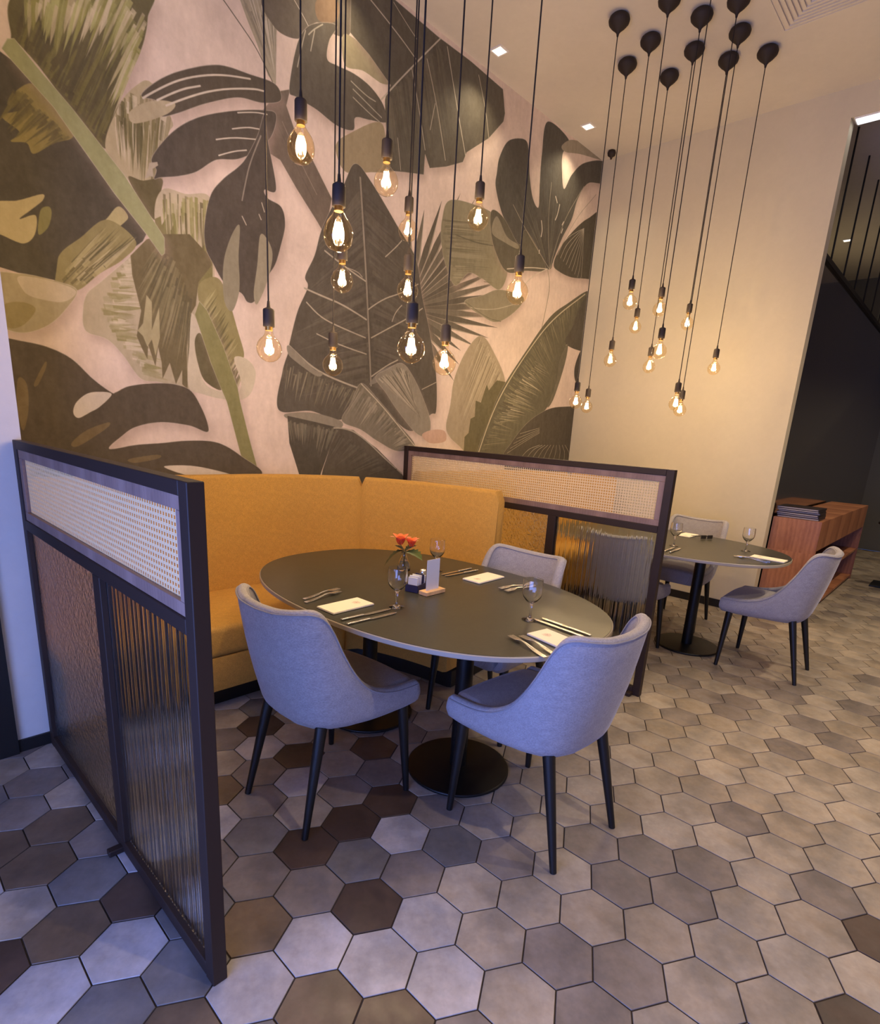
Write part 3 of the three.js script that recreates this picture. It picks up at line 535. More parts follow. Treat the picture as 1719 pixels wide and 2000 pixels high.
// passage behind: black glossy wall, upper gallery wall, hanging rods
struct('wall_passage', box(ENDX + 0.12, X1, 0, 3.02, -0.30, -0.17), M.blackGlass);
struct('wall_gallery', box(ENDX + 0.12, X1, 3.0, CEIL, -1.5, -1.35), M.slate);
struct('trim_2', box(ENDX + 0.12, X1, 3.02, 3.06, -0.31, -0.15), M.skirting);
struct('gallery_floor', box(ENDX + 0.12, X1, 2.9, 3.0, -1.35, -0.30), M.slate);
struct('wall_far', box(X1, X1 + 0.15, 0, CEIL, -1.5, Z1), M.darkWall);
for (let k = 0; k < 7; k++) { const o = part('gallery_rod', rod([0, 0, 0], [0, CEIL - 3.06, 0], 0.008, 0.008, 8), M.skirting); tag(o, 'thin black rod of the gallery railing above the black passage wall', 'rod', 'railing rods in the passage'); o.position.set(5.35 + 0.62 * k, 3.06, -0.23); }

// ---------------------------------------------------------------- ceiling: slot diffuser, downlights, sensor
{
  const t = thing('slot_diffuser', 'square ceiling air diffuser with parallel slats and mitred corner', 'air diffuser', [2.55, CEIL, 0.75]);
  const R = 1.17, W = 0.18, bars = 6;
  const run = (k) => { const o = part('slat_frame', ring(R + 0.012, R, 0.006), M.ceiling, t); return o; };
  function ring(o, i, h) { const s = new THREE.Shape([[-o, -o], [o, -o], [o, o], [-o, o]].map((p) => new THREE.Vector2(...p))); s.holes.push(new THREE.Path([[-i, -i], [-i, i], [i, i], [i, -i]].map((p) => new THREE.Vector2(...p)))); const g = new THREE.ExtrudeGeometry(s, { depth: h, bevelEnabled: false }); g.rotateX(Math.PI / 2); return g; }
  run();
  for (let k = 0; k < bars; k++) { const o = R - 0.02 - k * W / bars; part('slat', ring(o, o - 0.016, 0.010), M.ceiling, t); }
}
function downlight(x, z, label, group, power) {
  const t = thing('downlight', label, 'downlight', [x, CEIL, z], 0, group), s = 0.05;
  const f = new THREE.Shape([[-s, -s], [s, -s], [s, s], [-s, s]].map((p) => new THREE.Vector2(...p))); f.holes.push(new THREE.Path([[-0.04, -0.04], [-0.04, 0.04], [0.04, 0.04], [0.04, -0.04]].map((p) => new THREE.Vector2(...p))));
  const g = new THREE.ExtrudeGeometry(f, { depth: 0.006, bevelEnabled: false }); g.rotateX(Math.PI / 2); part('trim_ring', g, M.white, t);
  part('lamp_lens', box(-0.04, 0.04, -0.004, -0.001, -0.04, 0.04), M.downGlow, t);
  const l = new THREE.SpotLight(rgb(1, 0.80, 0.55), power, 0, 1.05, 0.6, 2); l.position.set(0, -0.02, 0); l.target.position.set(0, -2, 0); l.castShadow = true; l.shadow.radius = 2; t.add(l); t.add(l.target);
}
for (const x of [0.19, 1.47, 2.747, 4.027]) downlight(x, -2.03, 'small square ceiling downlight close to the leaf wallpaper', 'downlights along the wallpaper', 3);
for (const [x, z] of [[0.6, 2.2], [2.4, 1.9], [4.0, 1.9]]) downlight(x, z, 'square ceiling downlight over the open floor', 'downlights over the open floor', 27);
for (const [x, z] of [[6.2, 1.3], [8.4, 1.3]]) downlight(x, z, 'added square ceiling downlight inside the passage, out of view', 'added downlights in the passage', 20);  // added lamps out of view, put in to brighten the passage
downlight(8.4, -0.75, 'added hidden ceiling downlight that lights the gallery wall', null, 16);  // added hidden lamp, lifts the dark gallery and far wall
{ const o = part('ceiling_sensor', lathe([[0, -0.075], [0.008, -0.07], [0.012, -0.055], [0.035, -0.04], [0.04, -0.02], [0.032, 0], [0, 0]], 20), M.socket); tag(o, 'small black ceiling sensor near the corner of the wallpaper and end wall', 'sensor'); o.position.set(4.547, CEIL, -2.067); }

// ---------------------------------------------------------------- screens of dark frame, cane and reeded glass
function screen(name, label, x, z0, z1, mull, endFeet) {       // runs along z from the wall end z0 to the free end z1
  const t = thing(name, label, 'screen', [x, 0, z1]), L = z1 - z0, h = 1.355, d = 0.02, P = 0.045, m0 = mull[0] - z1, m1 = mull[1] - z1;
  part('post', rbox(2 * d, h, P, 0.003, 0, h / 2, -P / 2), M.frame, t); part('post', rbox(2 * d, h, P, 0.003, 0, h / 2, -L + P / 2), M.frame, t);
  part('top_rail', rbox(2 * d, 0.035, L - 2 * P, 0.003, 0, h - 0.0175, -L / 2), M.frame, t);
  part('middle_rail', rbox(2 * d, 0.04, L - 2 * P, 0.003, 0, 1.018, -L / 2), M.frame, t);
  part('bottom_rail', rbox(2 * d, 0.045, L - 2 * P, 0.003, 0, 0.0225 + 0.004, -L / 2), M.frame, t);
  part('mullion', rbox(2 * d, 0.95, m1 - m0, 0.003, 0, 0.5235, (m0 + m1) / 2), M.frame, t);
  for (const z of endFeet ? [-P / 2 - 0.03, (m0 + m1) / 2] : [(m0 + m1) / 2]) part('foot', rbox(0.085, 0.022, 0.03, 0.004, -0.022, 0.011, z), M.frame, t);
  // cane panel in its lighter frame
  const y0 = 1.038, y1 = h - 0.035, w = 0.034, zA = -L + P, zB = -P, fd = 0.014;
  const cf = part('cane_frame', [rbox(2 * fd, w, zB - zA, 0.002, 0, y1 - w / 2, (zA + zB) / 2), rbox(2 * fd, w, zB - zA, 0.002, 0, y0 + w / 2, (zA + zB) / 2), rbox(2 * fd, y1 - y0 - 2 * w, w, 0.002, 0, (y0 + y1) / 2, zA + w / 2), rbox(2 * fd, y1 - y0 - 2 * w, w, 0.002, 0, (y0 + y1) / 2, zB - w / 2)], M.caneFrame, t);
  const ya = y0 + w, yb = y1 - w, za = zA + w, zb = zB - w, pitch = 0.0160, sw = 0.0080, strands = [];
  const nz = Math.round((zb - za) / pitch), ny = Math.round((yb - ya) / pitch);
  for (let k = 0; k <= nz; k++) { const z = za + (zb - za) * k / nz; for (const s of [-1, 1]) strands.push(box(-0.0006, 0.0004, ya, yb, z + s * sw / 4 - sw / 5, z + s * sw / 4 + sw / 5)); }
  for (let k = 0; k <= ny; k++) { const y = ya + (yb - ya) * k / ny; for (const s of [-1, 1]) strands.push(box(0.0002, 0.0014, y + s * sw / 4 - sw / 5, y + s * sw / 4 + sw / 5, za, zb)); }
  const cane = part('cane_webbing', strands, M.cane, t); cane.userData.kind = 'stuff';
  // reeded panes
  for (const [a, b] of [[zA, m0], [m1, zB]]) {
    if (a === zA) { part('textured_pane', box(-0.0025, 0.0025, 0.049, 0.999, a, b), M.hammered, t); continue; }
    const n = Math.round((b - a) / 0.014), s = new THREE.Shape(), p = (b - a) / n; s.moveTo(a, -0.003); s.lineTo(b, -0.003);
    for (let k = n; k > 0; k--) for (let j = 0; j < 8; j++) s.lineTo(a + p * (k - j / 8), 0.0015 + 0.0021 * Math.sin(Math.PI * j / 8)); s.lineTo(a, 0.0015);
    const g = new THREE.ExtrudeGeometry(s, { depth: 0.95, bevelEnabled: false }); g.applyMatrix4(new THREE.Matrix4().makeBasis(V3(0, 0, 1), V3(-1, 0, 0), V3(0, -1, 0))); g.translate(0, 0.999, 0);
    part('reeded_pane', toCreasedNormals(g, 0.7), M.reed, t);
  }
  return t;
}
screen('rattan_screen', 'dark framed screen with cane panel and reeded glass fixed to the white pillar', -0.456, -1.688, -0.07, [-0.80, -0.735], false);
screen('rattan_screen', 'dark framed screen with cane panel and reeded glass standing between the two tables', 2.185, BACK, -0.075, [-0.845, -0.785], true);

// ---------------------------------------------------------------- mustard sofas along the wallpaper
function sofa(label, dx, end) {
  const t = thing('corner_sofa', label, 'sofa', [0.83 + dx, 0, -1.5]), ox = -0.83, oz = 1.5;
  const P = [[-0.405, -2.222], [0, -2.222], [0.4, -2.222], [0.65, -2.221], [0.86, -2.212], [1.065, -2.165], [1.275, -2.065], [1.47, -1.925], [1.635, -1.70], [1.74, -1.42], [1.80, -1.16], [1.838, -0.88]];
  const N = 110, at = (k) => catmull(P, k / N), nor = (k) => { const a = at(Math.max(k - 0.5, 0)), b = at(Math.min(k + 0.5, N)), d = [b[0] - a[0], b[1] - a[1]], l = Math.hypot(...d); return [-d[1] / l, d[0] / l]; };   // towards the table
  const strip = (k0, k1, prof) => {            // prof: closed ring of [offset from the wall line, y]; ends slightly rounded
    const loops = [];
    for (let k = k0; k <= k1; k++) { const [x, z] = at(k), [nx, nz] = nor(k), e = Math.min(k - k0, k1 - k), sh = e === 0 ? 0.028 : 0, dep = 1 - 0.34 * Math.min(1, Math.max(0, (k - 42) / 34)); let cx = 0, cy = 0; prof.forEach((q) => { cx += q[0] / prof.length; cy += q[1] / prof.length; }); loops.push(prof.map(([o, y]) => { const o1 = prof === back ? o : 0.11 + (o - 0.11) * (o > 0.11 ? dep : 1), oo = o1 + (prof === back ? (cx - o) * sh * 6 : 0), yy = y + (cy - y) * sh * 4; return [x + nx * oo + ox, yy, z + nz * oo + oz]; })); }
    return loft(loops, 0.8);
  };
  const seam = 71, last = end;
  const round = (pts, r) => { const out = []; const n = pts.length; for (let i = 0; i < n; i++) { const a = pts[(i + n - 1) % n], b = pts[i], c = pts[(i + 1) % n], la = Math.hypot(a[0] - b[0], a[1] - b[1]), lc = Math.hypot(c[0] - b[0], c[1] - b[1]), q = Math.min(r, la / 2.2, lc / 2.2), p = [b[0] + (a[0] - b[0]) / la * q, b[1] + (a[1] - b[1]) / la * q], s = [b[0] + (c[0] - b[0]) / lc * q, b[1] + (c[1] - b[1]) / lc * q]; for (let j = 0; j <= 4; j++) { const f = j / 4; out.push([0, 1].map((m) => (1 - f) * (1 - f) * p[m] + 2 * f * (1 - f) * b[m] + f * f * s[m])); } } return out; };
  const back = round([[0.0, 0.30], [0.0, 1.155], [0.085, 1.155], [0.125, 0.46], [0.125, 0.30]], 0.022), cush = round([[0.11, 0.30], [0.11, 0.465], [0.45, 0.475], [0.735, 0.462], [0.745, 0.30]], 0.035), base = round([[0.02, 0.115], [0.02, 0.30], [0.738, 0.30], [0.738, 0.115]], 0.006), kick = round([[0.05, 0.0], [0.05, 0.115], [0.65, 0.115], [0.65, 0.0]], 0.003);
  for (const [a, b] of [[0, seam], [seam, last]]) { part('backrest', strip(a, b, back), M.mustard, t); part('seat_cushion', strip(a, b, cush), M.mustard, t); }
  part('seat_base', strip(0, last, base), M.mustard, t); part('plinth', strip(0, last, kick), M.skirting, t);
  return t;
}
sofa('mustard corner sofa against the wallpaper, beside the oval table with the orange flower', 0, 107);
sofa('mustard corner sofa behind the far screen, seen through reeded glass', 2.66, 88);

// ---------------------------------------------------------------- oval tables
const TOP = 0.772;
function ovalTable(label, x, z, a, b, poles) {
  const t = thing('oval_table', label, 'table', [x, 0, z]), pt = (k, n, o) => { const th = 2 * Math.PI * k / n, c = Math.cos(th), s = Math.sin(th), e = 2 / 2.35; return [Math.sign(c) * Math.abs(c) ** e * (a + o), Math.sign(s) * Math.abs(s) ** e * (b + o)]; };
  const slab = (o, y0, y1, ch) => { const n = 128, R = [[o - ch, y1], [o, y1 - ch], [o, y0 + ch], [o - ch, y0]]; return loft(R.map(([oo, y]) => Array.from({ length: n }, (_, k) => { const p = pt(n - k, n, oo); return [p[0], y, p[1]]; })).reverse(), 0.6); };
  const top = slab(-0.004, TOP - 0.012, TOP, 0.001), uv = top.attributes.uv, p = top.attributes.position; for (let i = 0; i < uv.count; i++) uv.setXY(i, p.getX(i), p.getZ(i));
  part('table_top', top, M.tableTop, t); part('edge_band', slab(0, TOP - 0.022, TOP - 0.0015, 0.003), M.tableEdge, t);
  for (const [px, pz] of poles) {
    const s = part('pedestal', rod([px, 0.012, pz], [px, TOP - 0.04, pz], 0.038, 0.038, 28), M.blackMetal, t);
    part('base_plate', lathe([[0, 0.022], [0.04, 0.022], [0.225, 0.016], [0.232, 0.012], [0.232, 0.004], [0.226, 0], [0, 0]], 48).translate(px, 0, pz), M.blackMetal, s);
    part('top_plate', rbox(0.3, 0.012, 0.3, 0.004, px, TOP - 0.034, pz), M.blackMetal, s);
  }
  return t;
}
ovalTable('oval dining table with dark grey top and pale edge in front of the mustard sofa', 0.835, -0.655, 0.605, 0.90, [[-0.04, 0.335], [-0.02, -0.33]]);
ovalTable('oval dining table with dark grey top and pale edge beyond the far screen', 3.34, -0.565, 0.585, 0.90, [[0, 0.338], [0, -0.34]]);

// ---------------------------------------------------------------- shell chairs (front of the seat at local z = 0, back at z = 0.6)
function shellChair(label, pos, turn) {
  const t = thing('shell_chair', label, 'chair', pos, turn, 'grey shell chairs');
  //          rim x, y, z        bottom x, y, z
  const K = [[0, 0.866, 0.6, 0, 0.392, 0.492], [0.1, 0.869, 0.592, 0.088, 0.393, 0.488], [0.175, 0.878, 0.566, 0.158, 0.396, 0.468], [0.222, 0.882, 0.53, 0.2, 0.399, 0.435], [0.242, 0.866, 0.496, 0.22, 0.4, 0.402], [0.25, 0.818, 0.462, 0.236, 0.399, 0.362], [0.255, 0.724, 0.418, 0.243, 0.397, 0.322], [0.258, 0.636, 0.368, 0.249, 0.394, 0.282], [0.26, 0.566, 0.312, 0.253, 0.391, 0.24], [0.262, 0.521, 0.242, 0.255, 0.389, 0.19], [0.262, 0.496, 0.16, 0.256, 0.387, 0.13], [0.26, 0.486, 0.08, 0.256, 0.386, 0.07], [0.258, 0.482, 0.022, 0.254, 0.388, 0.02]];
  const N = 34, half = Array.from({ length: N + 1 }, (_, i) => catmull(K, i / N)), cols = [...half.slice(1).reverse().map((k) => [-k[0], k[1], k[2], -k[3], k[4], k[5]]), ...half];
  const T = 0.038, rimL = [], rimO = [], loops = [];
  cols.forEach((k, i) => {
    const a = cols[Math.max(i - 1, 0)], b = cols[Math.min(i + 1, cols.length - 1)]; let nx = b[5] - a[5] + (b[2] - a[2]), nz = -(b[3] - a[3]) - (b[0] - a[0]); const l = Math.hypot(nx, nz) || 1; nx = -nx / l; nz = -nz / l;
    if (Math.abs(k[2]) < 0.28) { nx = Math.sign(k[0]); nz = 0; }
    const O = (s, inset) => { const bul = 0.010 * Math.sin(Math.PI * s); return [k[3] + (k[0] - k[3]) * s + nx * (bul - inset), k[4] + (k[1] - k[4]) * s, k[5] + (k[2] - k[5]) * s + nz * (bul - inset)]; };
    const ring = []; const hgt = k[1] - k[4], rb = Math.min(0.05 / hgt, 0.45);
    ring.push([...O(0, 0.062)]); for (let j = 0; j <= 4; j++) { const f = j / 4, s = rb * (1 - Math.cos(f * Math.PI / 2)); const p = O(s, 0.040 * (1 - Math.sin(f * Math.PI / 2))); ring.push(p); }
    for (let j = 1; j <= 7; j++) ring.push(O(rb + (0.985 - rb) * j / 7, 0));
    for (let j = 1; j <= 5; j++) { const f = j / 6 * Math.PI; const p = O(0.985, T / 2 - T / 2 * Math.cos(f)); ring.push([p[0], p[1] + T * 0.42 * Math.sin(f), p[2]]); }
    const sSeat = Math.min(0.9, Math.max(0, 0.445 - k[4]) / hgt);
    for (let j = 0; j <= 5; j++) ring.push(O(0.985 + (sSeat - 0.985) * j / 5, T)); ring.push(O(0, T + 0.024));
    if (i === 0 || i === cols.length - 1) { const c = [0, 0, 0]; ring.forEach((p) => p.forEach((v, m) => { c[m] += v / ring.length; })); loops[i ? 'push' : 'push'](i ? ring : ring.map((p) => [p[0] + (c[0] - p[0]) * 0.3, p[1] + (c[1] - p[1]) * 0.3, p[2] - 0.016])); if (i) loops.push(ring.map((p) => [p[0] + (c[0] - p[0]) * 0.3, p[1] + (c[1] - p[1]) * 0.3, p[2] - 0.016])); else loops.push(ring); }
    else loops.push(ring);
    const e = O(0.99, -0.001); rimL.push(e); const e2 = O(0.99, T + 0.001); rimO.push(e2);
  });
  part('shell', loft(loops, 0.7), M.velvet, t);
  part('piping', [tube(rimL, 0.0032, 120, 6), tube(rimO, 0.0032, 120, 6)], M.velvet, t);
  // seat cushion lofted from front to back
  const hw = [[0.0, 0.205], [0.06, 0.219], [0.2, 0.221], [0.3, 0.219], [0.36, 0.208], [0.41, 0.184], [0.45, 0.140], [0.472, 0.07]], W = (z) => { for (let i = 1; i < hw.length; i++) if (z <= hw[i][0]) { const f = (z - hw[i - 1][0]) / (hw[i][0] - hw[i - 1][0]); return hw[i - 1][1] + (hw[i][1] - hw[i - 1][1]) * f; } return 0.07; };
  const secs = []; for (const [z, y1, sc] of [[-0.002, .468, .93], [0.002, .480, .975], [0.012, .490, 1], [0.04, .497, 1], [0.12, .503, 1], [0.22, .503, 1], [0.32, .497, 1], [0.40, .488, 1], [0.45, .478, 1], [0.47, .468, 1]]) {
    const w = W(z) * sc, y0 = 0.392, r = 0.02, L = []; const corner = (cx, cy, a0) => { for (let j = 0; j <= 4; j++) { const a = a0 + j / 4 * Math.PI / 2; L.push([cx + r * Math.cos(a), cy + r * Math.sin(a), z]); } };
    corner(w - r, y0 + r, -Math.PI / 2); corner(w - r, y1 - r, 0); for (let j = 1; j < 6; j++) { const f = j / 6; L.push([(w - r) * (1 - 2 * f), y1 + 0.008 * Math.sin(Math.PI * f), z]); } corner(-w + r, y1 - r, Math.PI / 2); corner(-w + r, y0 + r, Math.PI); secs.push(L);
  }
  part('seat_cushion', loft(secs, 0.8), M.velvet, t);
  for (const s of [-1, 1]) { part('leg', rod([s * 0.25, 0, 0.055], [s * 0.222, 0.40, 0.072], 0.0125, 0.0235), M.blackWood, t); part('leg', rod([s * 0.192, 0, 0.535], [s * 0.165, 0.415, 0.44], 0.0125, 0.0235), M.blackWood, t); }
  return t;
}
const D2R = Math.PI / 180;
const chair0 = shellChair('grey velvet shell chair with its back to the pillar screen, pushed to the sofa table', [0.545, 0, -0.608], -87 * D2R);
dup(chair0, [0.80, 0, -0.178], -4.6 * D2R, 'grey velvet shell chair at the rounded near end of the sofa table');
dup(chair0, [1.03, 0, -0.55], 90 * D2R, 'grey velvet shell chair between the sofa table and the far screen');
dup(chair0, [3.366, 0, 0.008], 0, 'grey velvet shell chair at the rounded end of the far oval table');
dup(chair0, [3.63, 0, -0.55], 90 * D2R, 'grey velvet shell chair with its back to the plain end wall at the far table');
dup(chair0, [3.15, 0, -0.60], -90 * D2R, 'grey velvet shell chair right behind the reeded glass of the far screen');

// ---------------------------------------------------------------- pendants
function pendant(label, group, x, z, ySock, amber) {      // ySock: height of the top of the bulb holder
  const t = thing('pendant_lamp', label, 'pendant lamp', [x, CEIL, z], 0, group), y = ySock - CEIL;
  part('canopy', lathe([[0.006, -0.115], [0.009, -0.10], [0.018, -0.088], [0.045, -0.066], [0.064, -0.045], [0.068, -0.028], [0.062, -0.012], [0.048, 0], [0, 0]], 28), M.socket, t);
  part('cord', rod([0, y + 0.01, 0], [0, -0.10, 0], 0.0032, 0.0032, 8), M.cord, t);
  part('bulb_holder', lathe([[0, y + 0.028], [0.0045, y + 0.028], [0.007, y + 0.006], [0.019, y], [0.021, y - 0.004], [0.0215, y - 0.062], [0, y - 0.062]], 24), M.socket, t);
  const prof = amber ? [[0.0135, 0.03], [0.0145, 0.018], [0.017, 0.008], [0.026, -0.006], [0.037, -0.020], [0.0445, -0.036], [0.0475, -0.054], [0.0455, -0.072], [0.039, -0.087], [0.028, -0.097], [0.014, -0.1025], [0, -0.104]]
    : [[0.0145, 0.03], [0.0148, 0.008], [0.0165, -0.002], [0.025, -0.0125], [0.035, -0.0215], [0.0425, -0.033], [0.0465, -0.045], [0.0475, -0.055], [0.0458, -0.0675], [0.0395, -0.0815], [0.0285, -0.0930], [0.0145, -0.1002], [0, -0.1025]];
  const b = part('bulb_glass', lathe(prof.map(([p, q]) => [p, q + y - 0.087]), 32), amber ? M.bulbAmber : M.bulbGlass, t);
  part('screw_cap', rod([0, y - 0.076, 0], [0, y - 0.06, 0], 0.0137, 0.0137, 20), M.brass, b);
  const fil = []; for (let k = 0; k < 6; k++) { const a = k * Math.PI / 3; fil.push(rod([0.007 * Math.cos(a), y - 0.108, 0.007 * Math.sin(a)], [0.014 * Math.cos(a), y - 0.156, 0.014 * Math.sin(a)], 0.0034, 0.0034, 6)); }
  part('filament', fil, M.filament, b);
  part('filament_stem', rod([0, y - 0.155, 0], [0, y - 0.07, 0], 0.003, 0.005, 8), M.pane, b);
  const l = new THREE.PointLight(rgb(...WARM), BULB, 0, 2); l.position.set(0, y - 0.135, 0); l.castShadow = true; l.shadow.radius = 1; t.add(l);
}
const tier = (y) => (y > 2.3 ? 'highest' : y > 1.95 ? 'middle' : 'lowest');
const NEAR = [[0.297, 2.411, -0.821, 1], [0.657, 2.411, -0.785, 0], [0.245, 2.081, -0.529, 1], [1.087, 2.411, -1.116, 0], [1.154, 2.411, -0.733, 0], [0.622, 2.081, -1.011, 0], [0.882, 2.081, -0.881, 0], [1.144, 2.081, -0.474, 0], [0.238, 1.755, -0.952, 0], [0.692, 1.755, -1.167, 0], [0.432, 1.755, -0.365, 0], [0.772, 1.755, -0.528, 0]];
for (const [x, y, z, am] of NEAR) pendant(am ? `amber tinted globe bulb pendant hanging in the ${tier(y)} tier above the sofa table` : `clear globe bulb pendant on black cord in the ${tier(y)} tier above the sofa table`, 'pendants above the sofa table', x, z, y + 0.140, am);
const FAR = [[2.944, -1.197, 1.896], [3.250, -1.120, 2.226], [3.393, -1.356, 1.889], [3.704, -1.174, 2.539], [3.219, -0.771, 2.552], [3.518, -0.925, 2.206], [3.519, -0.632, 1.886], [3.763, -0.777, 2.547], [3.840, -0.546, 2.219], [2.967, -0.877, 2.562], [3.221, -0.552, 1.912], [2.863, -0.570, 2.217]];
for (const [x, z, y] of FAR) pendant(`clear globe bulb pendant on black cord in the ${tier(y - 0.14)} tier above the far table`, 'pendants above the far table', x, z, y, 0);

// ---------------------------------------------------------------- wooden sideboard with menus in the passage
{
  const t = thing('sideboard', 'long low walnut sideboard with open shelf along the black passage wall', 'sideboard', [4.72, 0, 0]);
  const L = 2.75, z0 = -0.15, z1 = 0.237;
  t.position.x = 4.81;
  part('end_panel', box(-0.0, 0.03, 0, 0.914, z0 + 0.01, z1), M.walnut, t); part('end_panel', box(L - 0.03, L, 0, 0.914, z0 + 0.01, z1), M.walnut, t);
  part('top_board', box(0.03, L - 0.03, 0.889, 0.914, z0 + 0.01, z1), M.walnut, t); part('fascia', box(0.03, L - 0.03, 0.655, 0.889, z1 - 0.02, z1), M.walnut, t);
  part('shelf', box(0.03, L - 0.03, 0.36, 0.385, z0 + 0.02, z1 - 0.01), M.walnut, t); part('bottom_board', box(0.03, L - 0.03, 0.03, 0.055, z0 + 0.02, z1 - 0.005), M.walnut, t); part('back_board', box(0.03, L - 0.03, 0.03, 0.889, z0 + 0.01, z0 + 0.02), M.skirting, t);
}
for (let k = 0; k < 6; k++) {
  const t = thing('menu_book', 'dark menu folder in the stack on the sideboard', 'menu', [5.0 + rr(-0.012, 0.012), 0.9145 + k * 0.0165, 0.035 + rr(-0.008, 0.008)], rr(-0.03, 0.03), 'stacked menus on the sideboard');
  part('cover', [rbox(0.30, 0.003, 0.33, 0.001, 0, 0.0015, 0), rbox(0.30, 0.003, 0.33, 0.001, 0, 0.0142, 0), rbox(0.30, 0.0157, 0.006, 0.002, 0, 0.00785, 0.162)], M.menuCover, t); part('pages', box(-0.146, 0.146, 0.003, 0.0127, -0.16, 0.157), M.menuPages, t);
}

{
  const t = thing('pedestal_table', 'black pedestal table standing beyond the far end of the sideboard', 'table', [7.45, 0, 0.66]);
  part('table_top', lathe([[0, 0.75], [0.27, 0.75], [0.275, 0.745], [0.275, 0.73], [0.27, 0.725], [0, 0.725]], 40), M.blackWood, t); part('post', rod([0, 0.015, 0], [0, 0.726, 0], 0.035, 0.035, 20), M.blackMetal, t); part('base_plate', rbox(0.4, 0.02, 0.4, 0.004, 0, 0.01, 0), M.blackMetal, t);
}

// ---------------------------------------------------------------- things on the tables
function fork(label, x, z, dirx, dirz, group) {              // (x, z): end of the handle; dir: towards the tines
  const t = part('fork', FORK, M.chrome); tag(t, label, 'fork', group); t.position.set(x, TOP + 0.0016, z); t.rotation.y = Math.atan2(-dirz, dirx); return t;
}
function knife(label, x, z, dirx, dirz, group) { const t = thing('table_knife', label, 'knife', [x, TOP + 0.0016, z], Math.atan2(-dirz, dirx), group); part('blade', BLADE, M.chrome, t); part('handle', HANDLE, M.chrome, t); return t; }
const bend = (g, f) => { const p = g.attributes.position; for (let i = 0; i < p.count; i++) p.setY(i, p.getY(i) + f(p.getX(i))); g.computeVertexNormals(); return toCreasedNormals(g, 0.5); };
const flat = (s, h) => { const g = extrude(s, h, 0.0006, 10); g.rotateX(-Math.PI / 2); return g; };
const FORK = (() => {
  const s = new THREE.Shape(); s.moveTo(0, 0.008); s.bezierCurveTo(0.03, 0.012, 0.09, 0.0045, 0.13, 0.004); s.bezierCurveTo(0.142, 0.004, 0.148, 0.0115, 0.158, 0.0125); s.lineTo(0.202, 0.0125);
  for (let k = 0; k < 4; k++) { const y = 0.0125 - k * 0.0071; s.lineTo(0.206, y - 0.0018); s.lineTo(0.202, y - 0.0036); if (k < 3) { s.lineTo(0.166, y - 0.0040); s.lineTo(0.166, y - 0.0067); s.lineTo(0.202, y - 0.0071); } }
  s.lineTo(0.158, -0.0125); s.bezierCurveTo(0.148, -0.0115, 0.142, -0.004, 0.13, -0.004); s.bezierCurveTo(0.09, -0.0045, 0.03, -0.012, 0, -0.008); s.bezierCurveTo(-0.004, -0.005, -0.004, 0.005, 0, 0.008);
  return bend(flat(s, 0.0016), (x) => 0.010 * Math.exp(-(((x - 0.125) / 0.05) ** 2)) + (x > 0.17 ? (x - 0.17) * 0.12 : 0));
})();
const HANDLE = (() => { const g = rbox(0.105, 0.007, 0.013, 0.003, 0.052, 0.0036, 0); return g; })();
const BLADE = (() => { const s = new THREE.Shape(); s.moveTo(0.103, 0.0055); s.lineTo(0.20, 0.0075); s.bezierCurveTo(0.225, 0.008, 0.236, 0.003, 0.238, -0.004); s.bezierCurveTo(0.21, -0.010, 0.16, -0.0105, 0.115, -0.009); s.lineTo(0.103, -0.0055); const g = flat(s, 0.0012); g.translate(0, 0.002, 0); return g; })();
const cardTex = (() => {
  const cv = document.createElement('canvas'); cv.width = 512; cv.height = 256; const c = cv.getContext('2d'); c.fillStyle = '#f1e6cf'; c.fillRect(0, 0, 512, 256); c.strokeStyle = '#b98f86'; c.lineWidth = 3; c.translate(390, 128);
  for (let k = 0; k < 9; k++) { c.save(); c.rotate(k * 0.7); c.beginPath(); c.moveTo(0, 0); c.bezierCurveTo(16, -26, 40, -14, 34 + (k % 3) * 6, 4); c.bezierCurveTo(26, 12, 12, 8, 0, 0); c.stroke(); c.restore(); }
  const t = new THREE.CanvasTexture(cv); t.colorSpace = THREE.SRGBColorSpace; return new THREE.MeshStandardMaterial({ map: t, roughness: 0.8 });
})();
function napkin(label, x, z, turn, w = 0.21, d = 0.11) {
  const t = thing('paper_napkin', label, 'napkin', [x, TOP + 0.0008, z], turn, 'paper napkin pockets');
  part('fold', rbox(w, 0.006, d, 0.002, 0, 0.003, 0), M.paper, t);
  const g = new THREE.BoxGeometry(w - 0.003, 0.0016, d - 0.003); g.translate(0, 0.0068, 0); part('printed_flap', g, cardTex, t); return t;
}
const GLASS = [[0, 0.0], [0.031, 0.0], [0.0325, 0.0012], [0.031, 0.0026], [0.018, 0.005], [0.008, 0.010], [0.0052, 0.018], [0.0048, 0.045], [0.0056, 0.062], [0.010, 0.070], [0.024, 0.081], [0.036, 0.097], [0.0405, 0.113], [0.0408, 0.135], [0.0385, 0.168], [0.0378, 0.1685], [0.0372, 0.168], [0.0396, 0.135], [0.0393, 0.113], [0.0346, 0.098], [0.022, 0.0835], [0.010, 0.0755], [0, 0.0735]];
let glass0 = null;
function wineGlass(label, x, z) { if (!glass0) { glass0 = part('wine_glass', lathe(GLASS, 40), M.glass); tag(glass0, label, 'glass', 'stemmed glasses'); glass0.position.set(x, TOP + 0.0008, z); } else dup(glass0, [x, TOP + 0.0008, z], 0, label); }
const place = { a: 'beside the chair backing the pillar screen', b: 'at the rounded near end of the sofa table', c: 'in front of the chair by the far screen', d: 'at the wall side of the far oval table', e: 'at the rounded end of the far oval table', f: 'at the screen side of the far oval table' };
